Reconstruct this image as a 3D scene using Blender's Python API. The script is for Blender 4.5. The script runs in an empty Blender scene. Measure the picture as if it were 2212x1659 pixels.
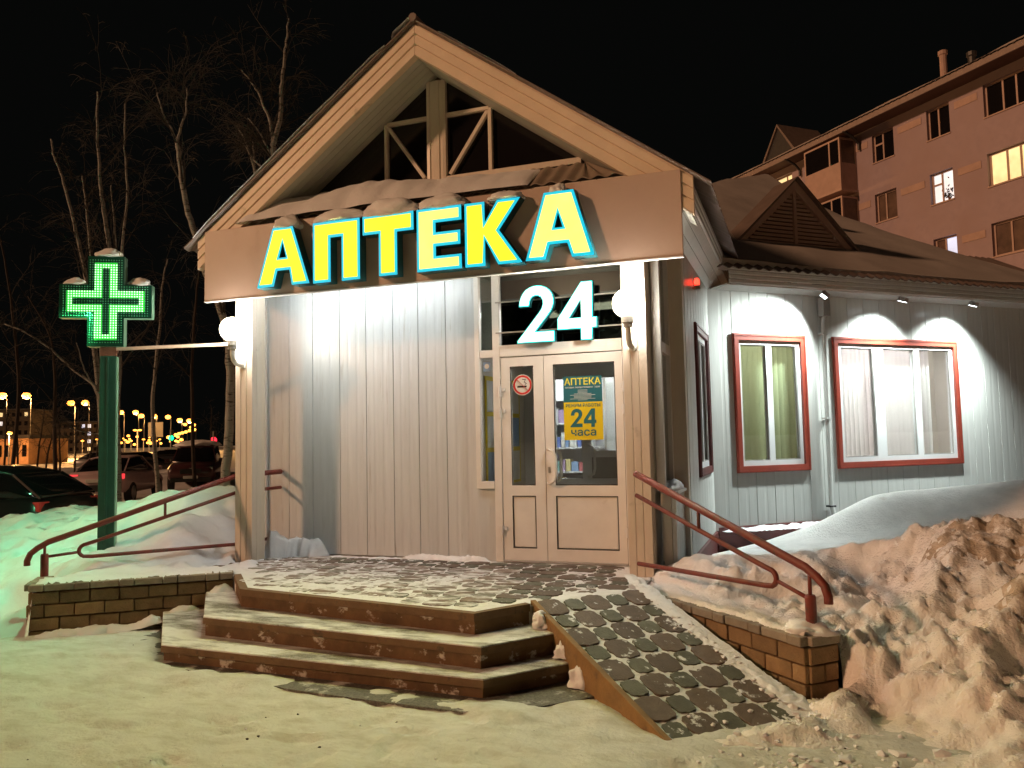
import bpy, bmesh, math, random
import numpy as np
from mathutils import Vector, Matrix, noise
R_ = math.radians
scene = bpy.context.scene
col = scene.collection

# ------------------------------------------------------------------ camera
CAM = Vector((0, 0, 1.71))
YAW, PITCH, ROLL, FPX, CX, CY = R_(19.8), math.atan(118.5 / 1720), R_(1.2), 1720.0, 1106.0, 829.5
fw = Vector((-math.sin(YAW) * math.cos(PITCH), math.cos(YAW) * math.cos(PITCH), math.sin(PITCH)))
r0 = Vector((math.cos(YAW), math.sin(YAW), 0)); u0 = r0.cross(fw)
rt = r0 * math.cos(ROLL) - u0 * math.sin(ROLL); up = u0 * math.cos(ROLL) + r0 * math.sin(ROLL)
cd = bpy.data.cameras.new('camera'); cam = bpy.data.objects.new('camera', cd); col.objects.link(cam)
m = Matrix((rt, up, -fw)).transposed().to_4x4(); m.translation = CAM
cam.matrix_world = m
cd.sensor_width = 36; cd.lens = FPX / 2212 * 36; cd.clip_start = 0.05; cd.clip_end = 3000
scene.camera = cam
def at(x, y, depth):
    "point seen at (x, y) of the 2212 x 1659 view, depth metres along the view axis"
    return CAM + (fw * FPX + rt * (x - CX) - up * (y - CY)) * (depth / FPX)

# ------------------------------------------------------------------ night sky, street-light glow, exposure
w = bpy.data.worlds.new('World'); scene.world = w; w.use_nodes = True
nt = w.node_tree; bg = nt.nodes['Background']
sky = nt.nodes.new('ShaderNodeTexSky'); sky.sky_type = 'NISHITA'; sky.sun_disc = False
sky.sun_elevation = R_(-9); sky.sun_rotation = R_(30); sky.altitude = 50
mixn = nt.nodes.new('ShaderNodeMixRGB'); mixn.blend_type = 'ADD'; mixn.inputs['Fac'].default_value = 1
mixn.inputs['Color2'].default_value = (0.028, 0.030, 0.027, 1)
nt.links.new(sky.outputs['Color'], mixn.inputs['Color1']); nt.links.new(mixn.outputs['Color'], bg.inputs['Color'])
bg.inputs['Strength'].default_value = 0.07
SUN_DIR = Vector((0.70, 0.60, -0.38)).normalized()
sd = bpy.data.lights.new('sun', 'SUN'); sd.energy = 1.75; sd.angle = R_(4); sd.color = (1.0, 0.53, 0.28)
so = bpy.data.objects.new('sun', sd); col.objects.link(so); so.location = (-15, -15, 20)
so.rotation_euler = SUN_DIR.to_track_quat('-Z', 'Y').to_euler()
scene.view_settings.view_transform = 'Standard'; scene.view_settings.look = 'None'
scene.view_settings.exposure = 0.0; scene.view_settings.gamma = 1.0; scene.view_settings.use_curve_mapping = False
cy = scene.cycles
cy.use_denoising = True; cy.max_bounces = 8; cy.diffuse_bounces = 3; cy.glossy_bounces = 3; cy.transparent_max_bounces = 16
cy.sample_clamp_indirect = 4; cy.caustics_reflective = False; cy.caustics_refractive = False
try: cy.denoising_input_passes = 'RGB_ALBEDO_NORMAL'
except Exception: pass

# ------------------------------------------------------------------ helpers
rng = random.Random(7)
def lerp(a, b, t): return a + (b - a) * t
class MB:
    def __init__(s): s.v = []; s.f = []
    def add(s, vs, fs):
        o = len(s.v); s.v += [tuple(p) for p in vs]; s.f += [tuple(i + o for i in q) for q in fs]; return s
    def box(s, x0, x1, y0, y1, z0, z1):
        return s.add([(x0,y0,z0),(x1,y0,z0),(x1,y1,z0),(x0,y1,z0),(x0,y0,z1),(x1,y0,z1),(x1,y1,z1),(x0,y1,z1)],
                     [(3,2,1,0),(4,5,6,7),(0,1,5,4),(1,2,6,5),(2,3,7,6),(3,0,4,7)])
    def obox(s, o, ax, ay, az, x0, x1, y0, y1, z0, z1):
        o = Vector(o); ax = Vector(ax); ay = Vector(ay); az = Vector(az)
        P = lambda a, b, c: o + ax * a + ay * b + az * c
        return s.add([P(x0,y0,z0),P(x1,y0,z0),P(x1,y1,z0),P(x0,y1,z0),P(x0,y0,z1),P(x1,y0,z1),P(x1,y1,z1),P(x0,y1,z1)],
                     [(3,2,1,0),(4,5,6,7),(0,1,5,4),(1,2,6,5),(2,3,7,6),(3,0,4,7)])
    def bar(s, p, q, wd, ht, upv=(0, 0, 1)):
        p = Vector(p); q = Vector(q); d = (q - p); L = d.length; d.normalize()
        n = d.cross(Vector(upv)).normalized(); u = n.cross(d)
        return s.obox(p, d, n, u, 0, L, -wd / 2, wd / 2, -ht / 2, ht / 2)
    def prism(s, poly, fn, t0, t1):
        "poly: list of (a,b); fn(a,b,t)->point; closed extrusion from t0 to t1"
        n = len(poly)
        vs = [fn(a, b, t0) for a, b in poly] + [fn(a, b, t1) for a, b in poly]
        fs = [tuple(range(n - 1, -1, -1)), tuple(range(n, 2 * n))] + [(i, (i + 1) % n, (i + 1) % n + n, i + n) for i in range(n)]
        return s.add(vs, fs)
    def tube(s, pts, rad, n=8, caps=True):
        pts = [Vector(p) for p in pts]
        if not hasattr(rad, '__len__'): rad = [rad] * len(pts)
        o = len(s.v); ref = None
        for i, p in enumerate(pts):
            t = (pts[min(i + 1, len(pts) - 1)] - pts[max(i - 1, 0)])
            if t.length < 1e-9: t = Vector((0, 0, 1))
            t.normalize()
            if ref is None:
                ref = t.cross(Vector((0.31, 0.2, 0.93)))
                if ref.length < .05: ref = t.cross(Vector((1, 0, 0)))
            ref = (ref - t * ref.dot(t)); ref.normalize(); b = t.cross(ref)
            for k in range(n):
                a = 2 * math.pi * k / n
                s.v.append(tuple(p + (ref * math.cos(a) + b * math.sin(a)) * rad[i]))
        for i in range(len(pts) - 1):
            for k in range(n):
                k2 = (k + 1) % n
                s.f.append((o + i * n + k, o + i * n + k2, o + (i + 1) * n + k2, o + (i + 1) * n + k))
        if caps:
            s.f.append(tuple(o + k for k in range(n - 1, -1, -1))); e = o + (len(pts) - 1) * n
            s.f.append(tuple(e + k for k in range(n)))
        return s
    def lathe(s, o, prof, n=24, axis=(0, 0, 1)):
        az = Vector(axis).normalized(); ax = az.orthogonal().normalized(); ay = az.cross(ax); o = Vector(o); b = len(s.v)
        for r, z in prof:
            for k in range(n):
                a = 2 * math.pi * k / n
                s.v.append(tuple(o + az * z + (ax * math.cos(a) + ay * math.sin(a)) * max(r, 1e-4)))
        for i in range(len(prof) - 1):
            for k in range(n):
                k2 = (k + 1) % n
                s.f.append((b + i * n + k, b + i * n + k2, b + (i + 1) * n + k2, b + (i + 1) * n + k))
        return s
    def mesh(s, name, mat=None, smooth=False):
        me = bpy.data.meshes.new(name); me.from_pydata(s.v, [], s.f)
        if mat: me.materials.append(mat)
        if smooth: me.polygons.foreach_set('use_smooth', [True] * len(me.polygons))
        me.update(); return me
    def build(s, name, mat, parent=None, smooth=False, bevel=0, local=False, fix=False):
        me = s.mesh(name, mat, smooth)
        if fix:
            b = bmesh.new(); b.from_mesh(me); bmesh.ops.recalc_face_normals(b, faces=b.faces); b.to_mesh(me); b.free()
        return link(name, me, parent, bevel, local)
def link(name, me, parent=None, bevel=0, local=False):
    o = bpy.data.objects.new(name, me); col.objects.link(o)
    if parent is not None: par(o, parent, local)
    if bevel:
        md = o.modifiers.new('b', 'BEVEL'); md.width = bevel; md.segments = 2; md.limit_method = 'ANGLE'; md.harden_normals = False
    return o
def wmat(o):
    mt = Matrix.Translation(o.location) @ o.rotation_euler.to_matrix().to_4x4()
    return (wmat(o.parent) @ o.matrix_parent_inverse @ mt) if o.parent else mt
def par(o, p, local=False):
    o.parent = p
    if not local: o.matrix_parent_inverse = wmat(p).inverted()
def tag(o, label=None, cat=None, group=None, kind=None):
    if label: o['label'] = label
    if cat: o['category'] = cat
    if group: o['group'] = group
    if kind: o['kind'] = kind
    return o
def thing(name, loc, label, cat, group=None, rz=0):
    o = bpy.data.objects.new(name, None); col.objects.link(o); o.location = loc; o.rotation_euler = (0, 0, rz)
    o.empty_display_size = .2
    return tag(o, label, cat, group)
def curve_mesh(name, loops, mat, fn, depth):
    "filled 2D outline with holes, extruded; fn maps (x, y, t) to the world, t from 0 (front) to depth"
    cu = bpy.data.curves.new(name, 'CURVE'); cu.dimensions = '2D'; cu.fill_mode = 'BOTH'; cu.extrude = 0.5
    for lp in loops:
        sp = cu.splines.new('POLY'); sp.points.add(len(lp) - 1)
        for i, (x, y) in enumerate(lp): sp.points[i].co = (x, y, 0, 1)
        sp.use_cyclic_u = True
    return _curve_to(name, cu, mat, fn, depth)
def _curve_to(name, cu, mat, fn, depth):
    t = bpy.data.objects.new('tmp', cu); col.objects.link(t)
    dg = bpy.context.evaluated_depsgraph_get(); dg.update()
    me = bpy.data.meshes.new_from_object(t.evaluated_get(dg))
    bpy.data.objects.remove(t); bpy.data.curves.remove(cu)
    for v in me.vertices:
        x, y, z = v.co; v.co = fn(x, y, (0.5 - z) * depth)
    me.name = name; me.materials.clear(); me.materials.append(mat)
    b = bmesh.new(); b.from_mesh(me); bmesh.ops.recalc_face_normals(b, faces=b.faces); b.to_mesh(me); b.free()
    return me
def text_mesh(name, body, size, mat, fn, depth, align='CENTER', sx=1.0, bold=0.0):
    cu = bpy.data.curves.new(name, 'FONT'); cu.body = body; cu.size = size; cu.align_x = align; cu.extrude = 0.5; cu.offset = bold
    cu.resolution_u = 3
    return _curve_to(name, cu, mat, lambda x, y, t: fn(x * sx, y, t), depth)
def inset(poly, d):
    "miter offset of a polygon towards its inside (d > 0) whatever its winding"
    A = sum(poly[i][0] * poly[(i + 1) % len(poly)][1] - poly[(i + 1) % len(poly)][0] * poly[i][1] for i in range(len(poly)))
    sg = 1 if A > 0 else -1; out = []; n = len(poly)
    for i in range(n):
        p0, p1, p2 = Vector(poly[i - 1]), Vector(poly[i]), Vector(poly[(i + 1) % n])
        e1 = (p1 - p0).normalized(); e2 = (p2 - p1).normalized()
        n1 = Vector((-e1.y, e1.x)) * sg; n2 = Vector((-e2.y, e2.x)) * sg
        k = 1 + n1.dot(n2); q = p1 + (n1 + n2) * (d / max(k, .25)); out.append((q.x, q.y))
    return out
def inpoly(x, y, poly):
    c = False; n = len(poly)
    for i in range(n):
        x0, y0 = poly[i]; x1, y1 = poly[i - 1]
        if (y0 > y) != (y1 > y) and x < (x1 - x0) * (y - y0) / (y1 - y0) + x0: c = not c
    return c

# ------------------------------------------------------------------ materials
def N(nt, t, **kw):
    n = nt.nodes.new(t)
    for k, v in kw.items():
        if k in n.inputs: n.inputs[k].default_value = v
        else: setattr(n, k, v)
    return n
def mat(name, c, rough=.6, var=.12, scale=6, bump=0, bscale=40, metal=0, stretch=(1, 1, 1), rand=0, spec=.5, c2=None, thr=None, soft=.08, sscale=5, detail=4, coat=0, rr=0, sstretch=(1, 1, 1), srough=.7):
    "base colour with noise variation; c2/thr adds patches of a second colour; rand varies piece by piece"
    M = bpy.data.materials.new(name); M.use_nodes = True; t = M.node_tree; L = t.links.new
    b = t.nodes['Principled BSDF']; b.inputs['Roughness'].default_value = rough; b.inputs['Metallic'].default_value = metal
    b.inputs['Specular IOR Level'].default_value = spec
    if coat: b.inputs['Coat Weight'].default_value = coat
    tc = N(t, 'ShaderNodeTexCoord'); src = tc.outputs['Object']
    if rand:
        oi = N(t, 'ShaderNodeObjectInfo'); ad = N(t, 'ShaderNodeVectorMath', operation='ADD'); ml = N(t, 'ShaderNodeVectorMath', operation='SCALE')
        L(oi.outputs['Location'], ml.inputs[0]); ml.inputs['Scale'].default_value = 3.7; L(src, ad.inputs[0]); L(ml.outputs[0], ad.inputs[1]); src = ad.outputs[0]
    mp = N(t, 'ShaderNodeMapping'); mp.inputs['Scale'].default_value = stretch; L(src, mp.inputs['Vector'])
    nz = N(t, 'ShaderNodeTexNoise', Scale=scale, Detail=detail, Roughness=.6); L(mp.outputs[0], nz.inputs['Vector'])
    mr = N(t, 'ShaderNodeMapRange'); mr.inputs['From Min'].default_value = .3; mr.inputs['From Max'].default_value = .7
    mr.inputs['To Min'].default_value = 1 - var; mr.inputs['To Max'].default_value = 1 + var; L(nz.outputs['Fac'], mr.inputs['Value'])
    val = mr.outputs[0]
    if rand:
        m2 = N(t, 'ShaderNodeMapRange'); m2.inputs['To Min'].default_value = 1 - rand; m2.inputs['To Max'].default_value = 1 + rand; L(oi.outputs['Random'], m2.inputs['Value'])
        mm = N(t, 'ShaderNodeMath', operation='MULTIPLY'); L(val, mm.inputs[0]); L(m2.outputs[0], mm.inputs[1]); val = mm.outputs[0]
    mx = N(t, 'ShaderNodeVectorMath', operation='SCALE'); mx.inputs[0].default_value = c; L(val, mx.inputs['Scale'])
    colr = mx.outputs[0]
    if c2 is not None:
        mp2 = N(t, 'ShaderNodeMapping'); mp2.inputs['Scale'].default_value = sstretch; L(src, mp2.inputs['Vector'])
        n2 = N(t, 'ShaderNodeTexNoise', Scale=sscale, Detail=6, Roughness=.65); L(mp2.outputs[0], n2.inputs['Vector'])
        r2 = N(t, 'ShaderNodeMapRange'); r2.inputs['From Min'].default_value = thr - soft; r2.inputs['From Max'].default_value = thr + soft; L(n2.outputs['Fac'], r2.inputs['Value'])
        mc = N(t, 'ShaderNodeMix', data_type='RGBA'); L(r2.outputs[0], mc.inputs[0]); L(colr, mc.inputs[6]); mc.inputs[7].default_value = (*c2, 1); colr = mc.outputs[2]
        rg = N(t, 'ShaderNodeMapRange'); rg.inputs['To Min'].default_value = rough; rg.inputs['To Max'].default_value = srough; L(r2.outputs[0], rg.inputs['Value']); L(rg.outputs[0], b.inputs['Roughness'])
    L(colr, b.inputs['Base Color'])
    if rr:
        r3 = N(t, 'ShaderNodeMapRange'); r3.inputs['To Min'].default_value = max(.02, rough - rr); r3.inputs['To Max'].default_value = rough + rr; L(nz.outputs['Fac'], r3.inputs['Value']); L(r3.outputs[0], b.inputs['Roughness'])
    if bump:
        nb = N(t, 'ShaderNodeTexNoise', Scale=bscale, Detail=5, Roughness=.6); L(mp.outputs[0], nb.inputs['Vector'])
        bp = N(t, 'ShaderNodeBump', Strength=min(1, bump), Distance=.02); L(nb.outputs['Fac'], bp.inputs['Height']); L(bp.outputs[0], b.inputs['Normal'])
    return M
def emit(name, c, s, var=0, scale=3):
    M = bpy.data.materials.new(name); M.use_nodes = True; t = M.node_tree; b = t.nodes['Principled BSDF']
    b.inputs['Base Color'].default_value = (*[min(.8, x) for x in c], 1); b.inputs['Emission Color'].default_value = (*c, 1); b.inputs['Emission Strength'].default_value = s; b.inputs['Roughness'].default_value = .5
    if var:
        tc = N(t, 'ShaderNodeTexCoord'); nz = N(t, 'ShaderNodeTexNoise', Scale=scale, Detail=2); t.links.new(tc.outputs['Object'], nz.inputs['Vector'])
        mr = N(t, 'ShaderNodeMapRange'); mr.inputs['To Min'].default_value = s * (1 - var); mr.inputs['To Max'].default_value = s * (1 + var)
        t.links.new(nz.outputs['Fac'], mr.inputs['Value']); t.links.new(mr.outputs[0], b.inputs['Emission Strength'])
    return M
def glass(name, tint=(.9, .93, .92), refl=1.0, rough=.02):
    M = bpy.data.materials.new(name); M.use_nodes = True; t = M.node_tree; t.nodes.remove(t.nodes['Principled BSDF'])
    o = t.nodes['Material Output']; tr = N(t, 'ShaderNodeBsdfTransparent'); tr.inputs[0].default_value = (*tint, 1)
    g = N(t, 'ShaderNodeBsdfGlossy', Roughness=rough); g.inputs['Color'].default_value = (1, 1, 1, 1)
    lw = N(t, 'ShaderNodeLayerWeight', Blend=.5); pw = N(t, 'ShaderNodeMath', operation='POWER'); pw.inputs[1].default_value = 4.0; t.links.new(lw.outputs['Facing'], pw.inputs[0]); mu = N(t, 'ShaderNodeMath', operation='MULTIPLY_ADD'); mu.inputs[1].default_value = .6 * refl; mu.inputs[2].default_value = .05 * refl; t.links.new(pw.outputs[0], mu.inputs[0])
    mx = N(t, 'ShaderNodeMixShader'); t.links.new(mu.outputs[0], mx.inputs[0]); t.links.new(tr.outputs[0], mx.inputs[1]); t.links.new(g.outputs[0], mx.inputs[2]); t.links.new(mx.outputs[0], o.inputs['Surface'])
    return M
def translucent(name, c, tl=.5):
    M = bpy.data.materials.new(name); M.use_nodes = True; t = M.node_tree; t.nodes.remove(t.nodes['Principled BSDF']); o = t.nodes['Material Output']
    a = N(t, 'ShaderNodeBsdfDiffuse'); a.inputs[0].default_value = (*c, 1); b = N(t, 'ShaderNodeBsdfTranslucent'); b.inputs[0].default_value = (*c, 1)
    mx = N(t, 'ShaderNodeMixShader', Fac=tl); t.links.new(a.outputs[0], mx.inputs[1]); t.links.new(b.outputs[0], mx.inputs[2]); t.links.new(mx.outputs[0], o.inputs['Surface']); return M

SNOW = (.80, .83, .87)
M = dict(
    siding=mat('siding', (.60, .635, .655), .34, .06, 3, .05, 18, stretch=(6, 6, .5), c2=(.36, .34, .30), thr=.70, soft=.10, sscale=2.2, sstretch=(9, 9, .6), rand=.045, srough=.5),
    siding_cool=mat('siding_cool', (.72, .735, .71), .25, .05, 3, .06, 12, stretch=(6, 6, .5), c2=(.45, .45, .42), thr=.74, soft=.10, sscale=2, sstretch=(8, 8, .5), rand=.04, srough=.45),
    clad=mat('cladding', (.72, .65, .56), .38, .07, 3, .06, 14, stretch=(3, 3, .7), c2=(.42, .37, .31), thr=.72, soft=.09, sscale=3, rand=.03),
    barge=mat('barge_board', (.80, .66, .52), .42, .07, 4, .06, 14, c2=(.42, .34, .27), thr=.71, soft=.08, sscale=4),
    soffit=mat('soffit', (.50, .50, .46), .45, .08, 4, .05, 14, rand=.04),
    board=mat('composite_board', (.57, .43, .36), .42, .05, 2.5, .03, 30, c2=(.51, .38, .31), thr=.66, soft=.12, sscale=2.5),
    roof=mat('roof_metal', (.17, .13, .115), .5, .15, 5, .05, 20, c2=(.5, .5, .52), thr=.72, soft=.05, sscale=3),
    roof_grey=mat('roof_underside', (.22, .24, .225), .5, .12, 5),
    pvc=mat('pvc', (.80, .79, .77), .35, .05, 4, .03, 30, c2=(.45, .40, .34), thr=.74, soft=.10, sscale=3.5),
    pvc_w=mat('pvc_white', (.78, .79, .80), .3, .04, 4),
    gasket=mat('gasket', (.03, .03, .03), .6, .1, 5),
    redtrim=mat('red_trim', (.27, .046, .028), .4, .14, 5, .05, 30),
    redpaint=mat('red_paint', (.17, .030, .022), .5, .25, 9, .12, 40, c2=(.09, .045, .03), thr=.60, soft=.05, sscale=11, rr=.14),
    darkred=mat('dark_red', (.10, .016, .014), .5, .2, 5),
    white=mat('white_plastic', (.75, .75, .72), .4, .05, 5),
    grey=mat('grey_plastic', (.34, .33, .31), .5, .1, 6),
    dark=mat('dark_metal', (.03, .03, .032), .5, .2, 6),
    steel=mat('steel', (.5, .5, .5), .35, .1, 8, metal=.8),
    green=mat('green_paint', (.016, .075, .050), .4, .14, 4, .04, 30, c2=(.05, .05, .03), thr=.72, soft=.05, sscale=5),
    green_side=mat('pale_green_plastic', (.22, .46, .34), .4, .06, 5),
    greenface=mat('green_face', (.004, .050, .028), .7, .12, 8, spec=.1),
    rust=mat('rust', (.16, .07, .04), .8, .3, 12, .2, 40),
    brick=mat('brick', (.25, .155, .075), .85, .22, 9, .5, 60, rand=.30, c2=(.62, .60, .56), thr=.76, soft=.03, sscale=7),
    capbrick=mat('cap_brick', (.27, .225, .18), .85, .2, 9, .5, 60, rand=.30, c2=(.6, .6, .58), thr=.74, soft=.04, sscale=7),
    mortar=mat('mortar', (.14, .10, .075), .95, .2, 10, .5, 50),
    paver_b=mat('paver_brown', (.115, .085, .066), .75, .22, 12, .5, 70, rand=.22, c2=SNOW, thr=.63, soft=.03, sscale=8, sstretch=(1, 1, 1)),
    paver_g=mat('paver_green', (.105, .110, .082), .75, .22, 12, .5, 70, rand=.20, c2=SNOW, thr=.62, soft=.03, sscale=8),
    paver_bs=mat('paver_brown_dusted', (.20, .155, .125), .8, .2, 12, .4, 70, rand=.15, c2=(.72, .74, .76), thr=.545, soft=.06, sscale=7, sstretch=(.55, 1.6, 1)),
    paver_gs=mat('paver_green_dusted', (.20, .195, .16), .8, .2, 12, .4, 70, rand=.15, c2=(.72, .74, .76), thr=.53, soft=.06, sscale=7, sstretch=(.55, 1.6, 1)),
    tread=mat('terrazzo_tread', (.21, .20, .175), .7, .45, 70, .4, 80, detail=2, c2=(.74, .76, .77), thr=.475, soft=.09, sscale=4.5, sstretch=(.45, 1.3, 1)),
    riser=mat('riser', (.135, .075, .035), .85, .35, 5, .3, 30, c2=(.55, .50, .45), thr=.61, soft=.04, sscale=6, sstretch=(1, 1, 1.3)),
    lip=mat('step_lip', (.155, .09, .045), .8, .22, 6, .25, 40, c2=(.07, .045, .025), thr=.62, soft=.06, sscale=6),
    rampside=mat('ramp_side', (.26, .150, .055), .8, .22, 6, .25, 40, c2=(.10, .06, .03), thr=.60, soft=.08, sscale=5),
    concrete=mat('wet_concrete', (.115, .11, .095), .6, .5, 60, .4, 80, detail=2, c2=(.7, .71, .70), thr=.60, soft=.06, sscale=4),
    dirt_snow=mat('dirty_snow', (.47, .39, .30), .8, .35, 9, .9, 40, c2=(.80, .77, .72), thr=.54, soft=.05, sscale=5),
    snow=mat('snow', SNOW, .55, .04, 5, .35, 22),
    snow_fill=mat('snow_fill', (.76, .78, .80), .7, .08, 14, .6, 50),
    packed=mat('packed_snow', (.64, .665, .64), .6, .09, 3.2, .75, 26, c2=(.50, .505, .45), thr=.57, soft=.12, sscale=6, detail=6, sstretch=(.6, 1.2, 1)),
    pile=mat('ploughed_snow', (.88, .87, .85), .65, .08, 6, .9, 46, c2=(.36, .27, .19), thr=.69, soft=.09, sscale=1.3),
    drift=mat('drift_snow', (.66, .66, .67), .6, .05, 3, .3, 9),
    bark=mat('birch_bark', (.30, .30, .28), .8, .12, 6, .3, 30, c2=(.045, .035, .03), thr=.585, soft=.04, sscale=9, sstretch=(.7, .7, 3.0)),
    twig=mat('twig', (.034, .033, .030), .85, .25, 6),
    darkbark=mat('dark_bark', (.045, .035, .028), .9, .25, 6),
    apt=mat('apartment_brick', (.35, .27, .30), .85, .07, 4, .2, 40, c2=(.32, .235, .25), thr=.56, soft=.10, sscale=.5),
    apt_band=mat('apartment_band', (.42, .29, .25), .85, .1, 3),
    apt_frame=mat('apartment_frame', (.46, .32, .27), .6, .08, 5),
    pane_dark=mat('dark_pane', (.008, .007, .008), .12, .1, 3),
    pane_dim=mat('curtained_pane', (.12, .075, .055), .4, .35, 3),
    rubber=mat('rubber', (.02, .02, .02), .8, .2, 9),
    chrome=mat('chrome', (.6, .6, .6), .2, .05, 5, metal=1),
    floor=mat('shop_floor', (.35, .33, .30), .4, .1, 4),
    cream=mat('cream_wall', (.70, .66, .58), .8, .05, 3),
    teal=mat('teal_print', (.014, .125, .16), .45, .06, 6),
    yellow=mat('yellow_print', (.72, .55, .012), .45, .05, 6),
    yellow_t=mat('yellow_letters', (.80, .70, .05), .45, .04, 6),
    sred=mat('sign_red', (.55, .03, .03), .45, .08, 8),
    black=mat('black_print', (.012, .012, .012), .5, .1, 8),
    e_ylw=emit('letter_yellow', (1.0, .82, .03), 1.10, .32, 5),
    e_pale=emit('letter_pale_yellow', (1.0, .88, .20), 1.15, .32, 5),
    e_cyan=emit('letter_cyan', (.0, .50, .74), 1.0, .18, 3),
    e_24=emit('digit_glow', (1.0, .95, .66), 1.35, .45, 4),
    e_24c=emit('digit_rim', (.02, .72, .74), 1.1),
    letter_side=mat('letter_side', (.012, .10, .12), .35, .1, 5),
    e_globe=emit('globe_glow', (1.0, .84, .62), 62),
    e_tube=emit('tube_glow', (.88, .97, 1.0), 50),
    e_flood=emit('flood_glow', (.85, .97, 1.0), 12),
    e_room=emit('ceiling_lamp', (1.0, .95, .97), 60), e_room2=emit('ceiling_lamp_bright', (1.0, .92, .93), 52), e_room3=emit('ceiling_lamp_green_room', (1.0, .98, .85), 75),
    e_led=emit('led_lit', (.50, 1.0, .55), 1.7),
    e_ring=emit('led_glow', (.01, .62, .03), .55),
    led_off=mat('led_unlit', (.05, .42, .22), .3, .1, 9),
    e_beacon=emit('beacon_red', (1.0, .04, .02), 5),
    e_sodium=emit('sodium', (1.0, .36, .055), 4.5),
    e_sod2=emit('sodium_dim', (1.0, .40, .08), 6),
    e_traffic=emit('traffic_green', (.01, 1.0, .42), 2.2),
    e_tred=emit('traffic_red', (1.0, .02, .04), 3),
    e_head=emit('headlamp', (1.0, .95, .85), 12),
    e_win_y=emit('window_yellow', (1.0, .74, .36), .95, .45, 2.5),
    e_win_w=emit('window_white', (.92, .95, .98), .80, .4, 1.6),
    e_win_b=emit('window_blue', (.62, .72, 1.0), .85, .5, 1.6),
    e_tail=emit('tail_red', (1.0, .05, .06), 1.2),
    g_clear=glass('clear_glass'), g_dark=glass('dark_glass', (.10, .11, .10), 1.2), g_side=glass('side_glass', (.55, .6, .56), 1.6), g_tran=glass('transom_glass', (.07, .075, .06), 1.3),
    blind=translucent('blind', (.82, .78, .77), .6), blind_g=translucent('blind_green', (.50, .53, .34), .5),
)
# opal glass of the porch globes: part of the light of the bulb inside passes straight through
_g = M['e_globe'].node_tree; _g.nodes['Principled BSDF'].inputs['Emission Strength'].default_value = 5.0
_tr = N(_g, 'ShaderNodeBsdfTransparent'); _mx = N(_g, 'ShaderNodeMixShader', Fac=.5); _g.links.new(_g.nodes['Principled BSDF'].outputs[0], _mx.inputs[1]); _g.links.new(_tr.outputs[0], _mx.inputs[2]); _g.links.new(_mx.outputs[0], _g.nodes['Material Output'].inputs['Surface'])
def lamp(kind, name, parent, loc, energy, color, size=.1, size_y=None, aim=None):
    l = bpy.data.lights.new(name, kind); l.energy = energy; l.color = color
    if kind == 'AREA':
        l.shape = 'RECTANGLE' if size_y else 'SQUARE'; l.size = size
        if size_y: l.size_y = size_y
    else: l.shadow_soft_size = size
    o = link(name, l); o.location = loc
    if aim is not None: o.rotation_euler = Vector(aim).to_track_quat('-Z', 'Z').to_euler()
    par(o, parent); return o
def paint(name, c, rough=.3): return mat(name, c, rough, .08, 5, coat=.25)
# ------------------------------------------------------------------ ground
def fbm(x, y, s, o=4): return noise.fractal(Vector((x * s, y * s, 3.3)), 1.0, 2.1, o, noise_basis='PERLIN_ORIGINAL')
def heightfield(name, x0, x1, y0, y1, st, fn, m_, smooth=True):
    nx = int((x1 - x0) / st) + 1; ny = int((y1 - y0) / st) + 1
    H = [[None] * nx for _ in range(ny)]; vs = []; idx = {}
    for j in range(ny):
        for i in range(nx):
            x = x0 + i * st; y = y0 + j * st; z = fn(x, y)
            if z is not None: idx[(i, j)] = len(vs); vs.append((x, y, z))
    fs = []
    for j in range(ny - 1):
        for i in range(nx - 1):
            q = [idx.get(k) for k in ((i, j), (i + 1, j), (i + 1, j + 1), (i, j + 1))]
            if None not in q: fs.append(tuple(q))
    b = MB(); b.v = vs; b.f = fs
    return b.build(name, m_, smooth=smooth)
g = MB(); g.add([(-900, -300, -.05), (900, -300, -.05), (900, 1200, -.05), (-900, 1200, -.05)], [(0, 1, 2, 3)])
tag(g.build('snow_ground', M['packed']), kind='structure')
FP = []
_r = random.Random(31)
def walk(x, y, a, n):
    for k in range(n):
        sd_ = .11 * (1 if k % 2 else -1); FP.append((x - math.sin(a) * sd_, y + math.cos(a) * sd_, a + _r.gauss(0, .12), _r.uniform(.010, .026))); x += math.cos(a) * .62; y += math.sin(a) * .62; a += _r.gauss(0, .07)
for a in ((-9, 3.4, .12, 13), (-4.2, 1.2, 1.35, 6), (-1.6, 1.0, 1.7, 6), (-6.5, 2.2, .55, 7), (.9, 2.2, 2.5, 8), (-2.4, 4.4, -2.0, 6), (-7.5, 4.6, -.25, 9), (-.6, 4.2, -2.4, 6), (-5.2, 3.0, .1, 8), (-3.3, 2.2, .8, 5)): walk(*a)
for k in range(60): FP.append((_r.uniform(-8, 1), _r.uniform(1.5, 4.7), _r.uniform(0, 6.3), _r.uniform(.006, .018)))
def near_h(x, y):
    e = min(x + 12, 5 - x, y - .3, 9 - y)
    z = .016 * fbm(x, y, .7, 3) + .012 * fbm(x, y, 3.1, 4) + .006 * fbm(x, y, 11, 4) - .006 * abs(noise.noise(Vector((x * 2.1, y * 4.3, 2))))
    z += .035 * math.exp(-((x + 6.2) ** 2 + (y - 4.4) ** 2) / 2.2)
    if -6 < x < -1.1 and 4.45 < y < 5.4: z += .034 * max(0, min(1, 2.2 * noise.noise(Vector((x * 1.7, y * 2.4, 6))) + .8 * noise.noise(Vector((x * 6, y * 7, 1))) + .25)) * math.exp(-((y - 4.80 + .06 * (x + 3)) / .22) ** 2)
    return z + 0.006 - max(0, .8 - e) * .08
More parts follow.
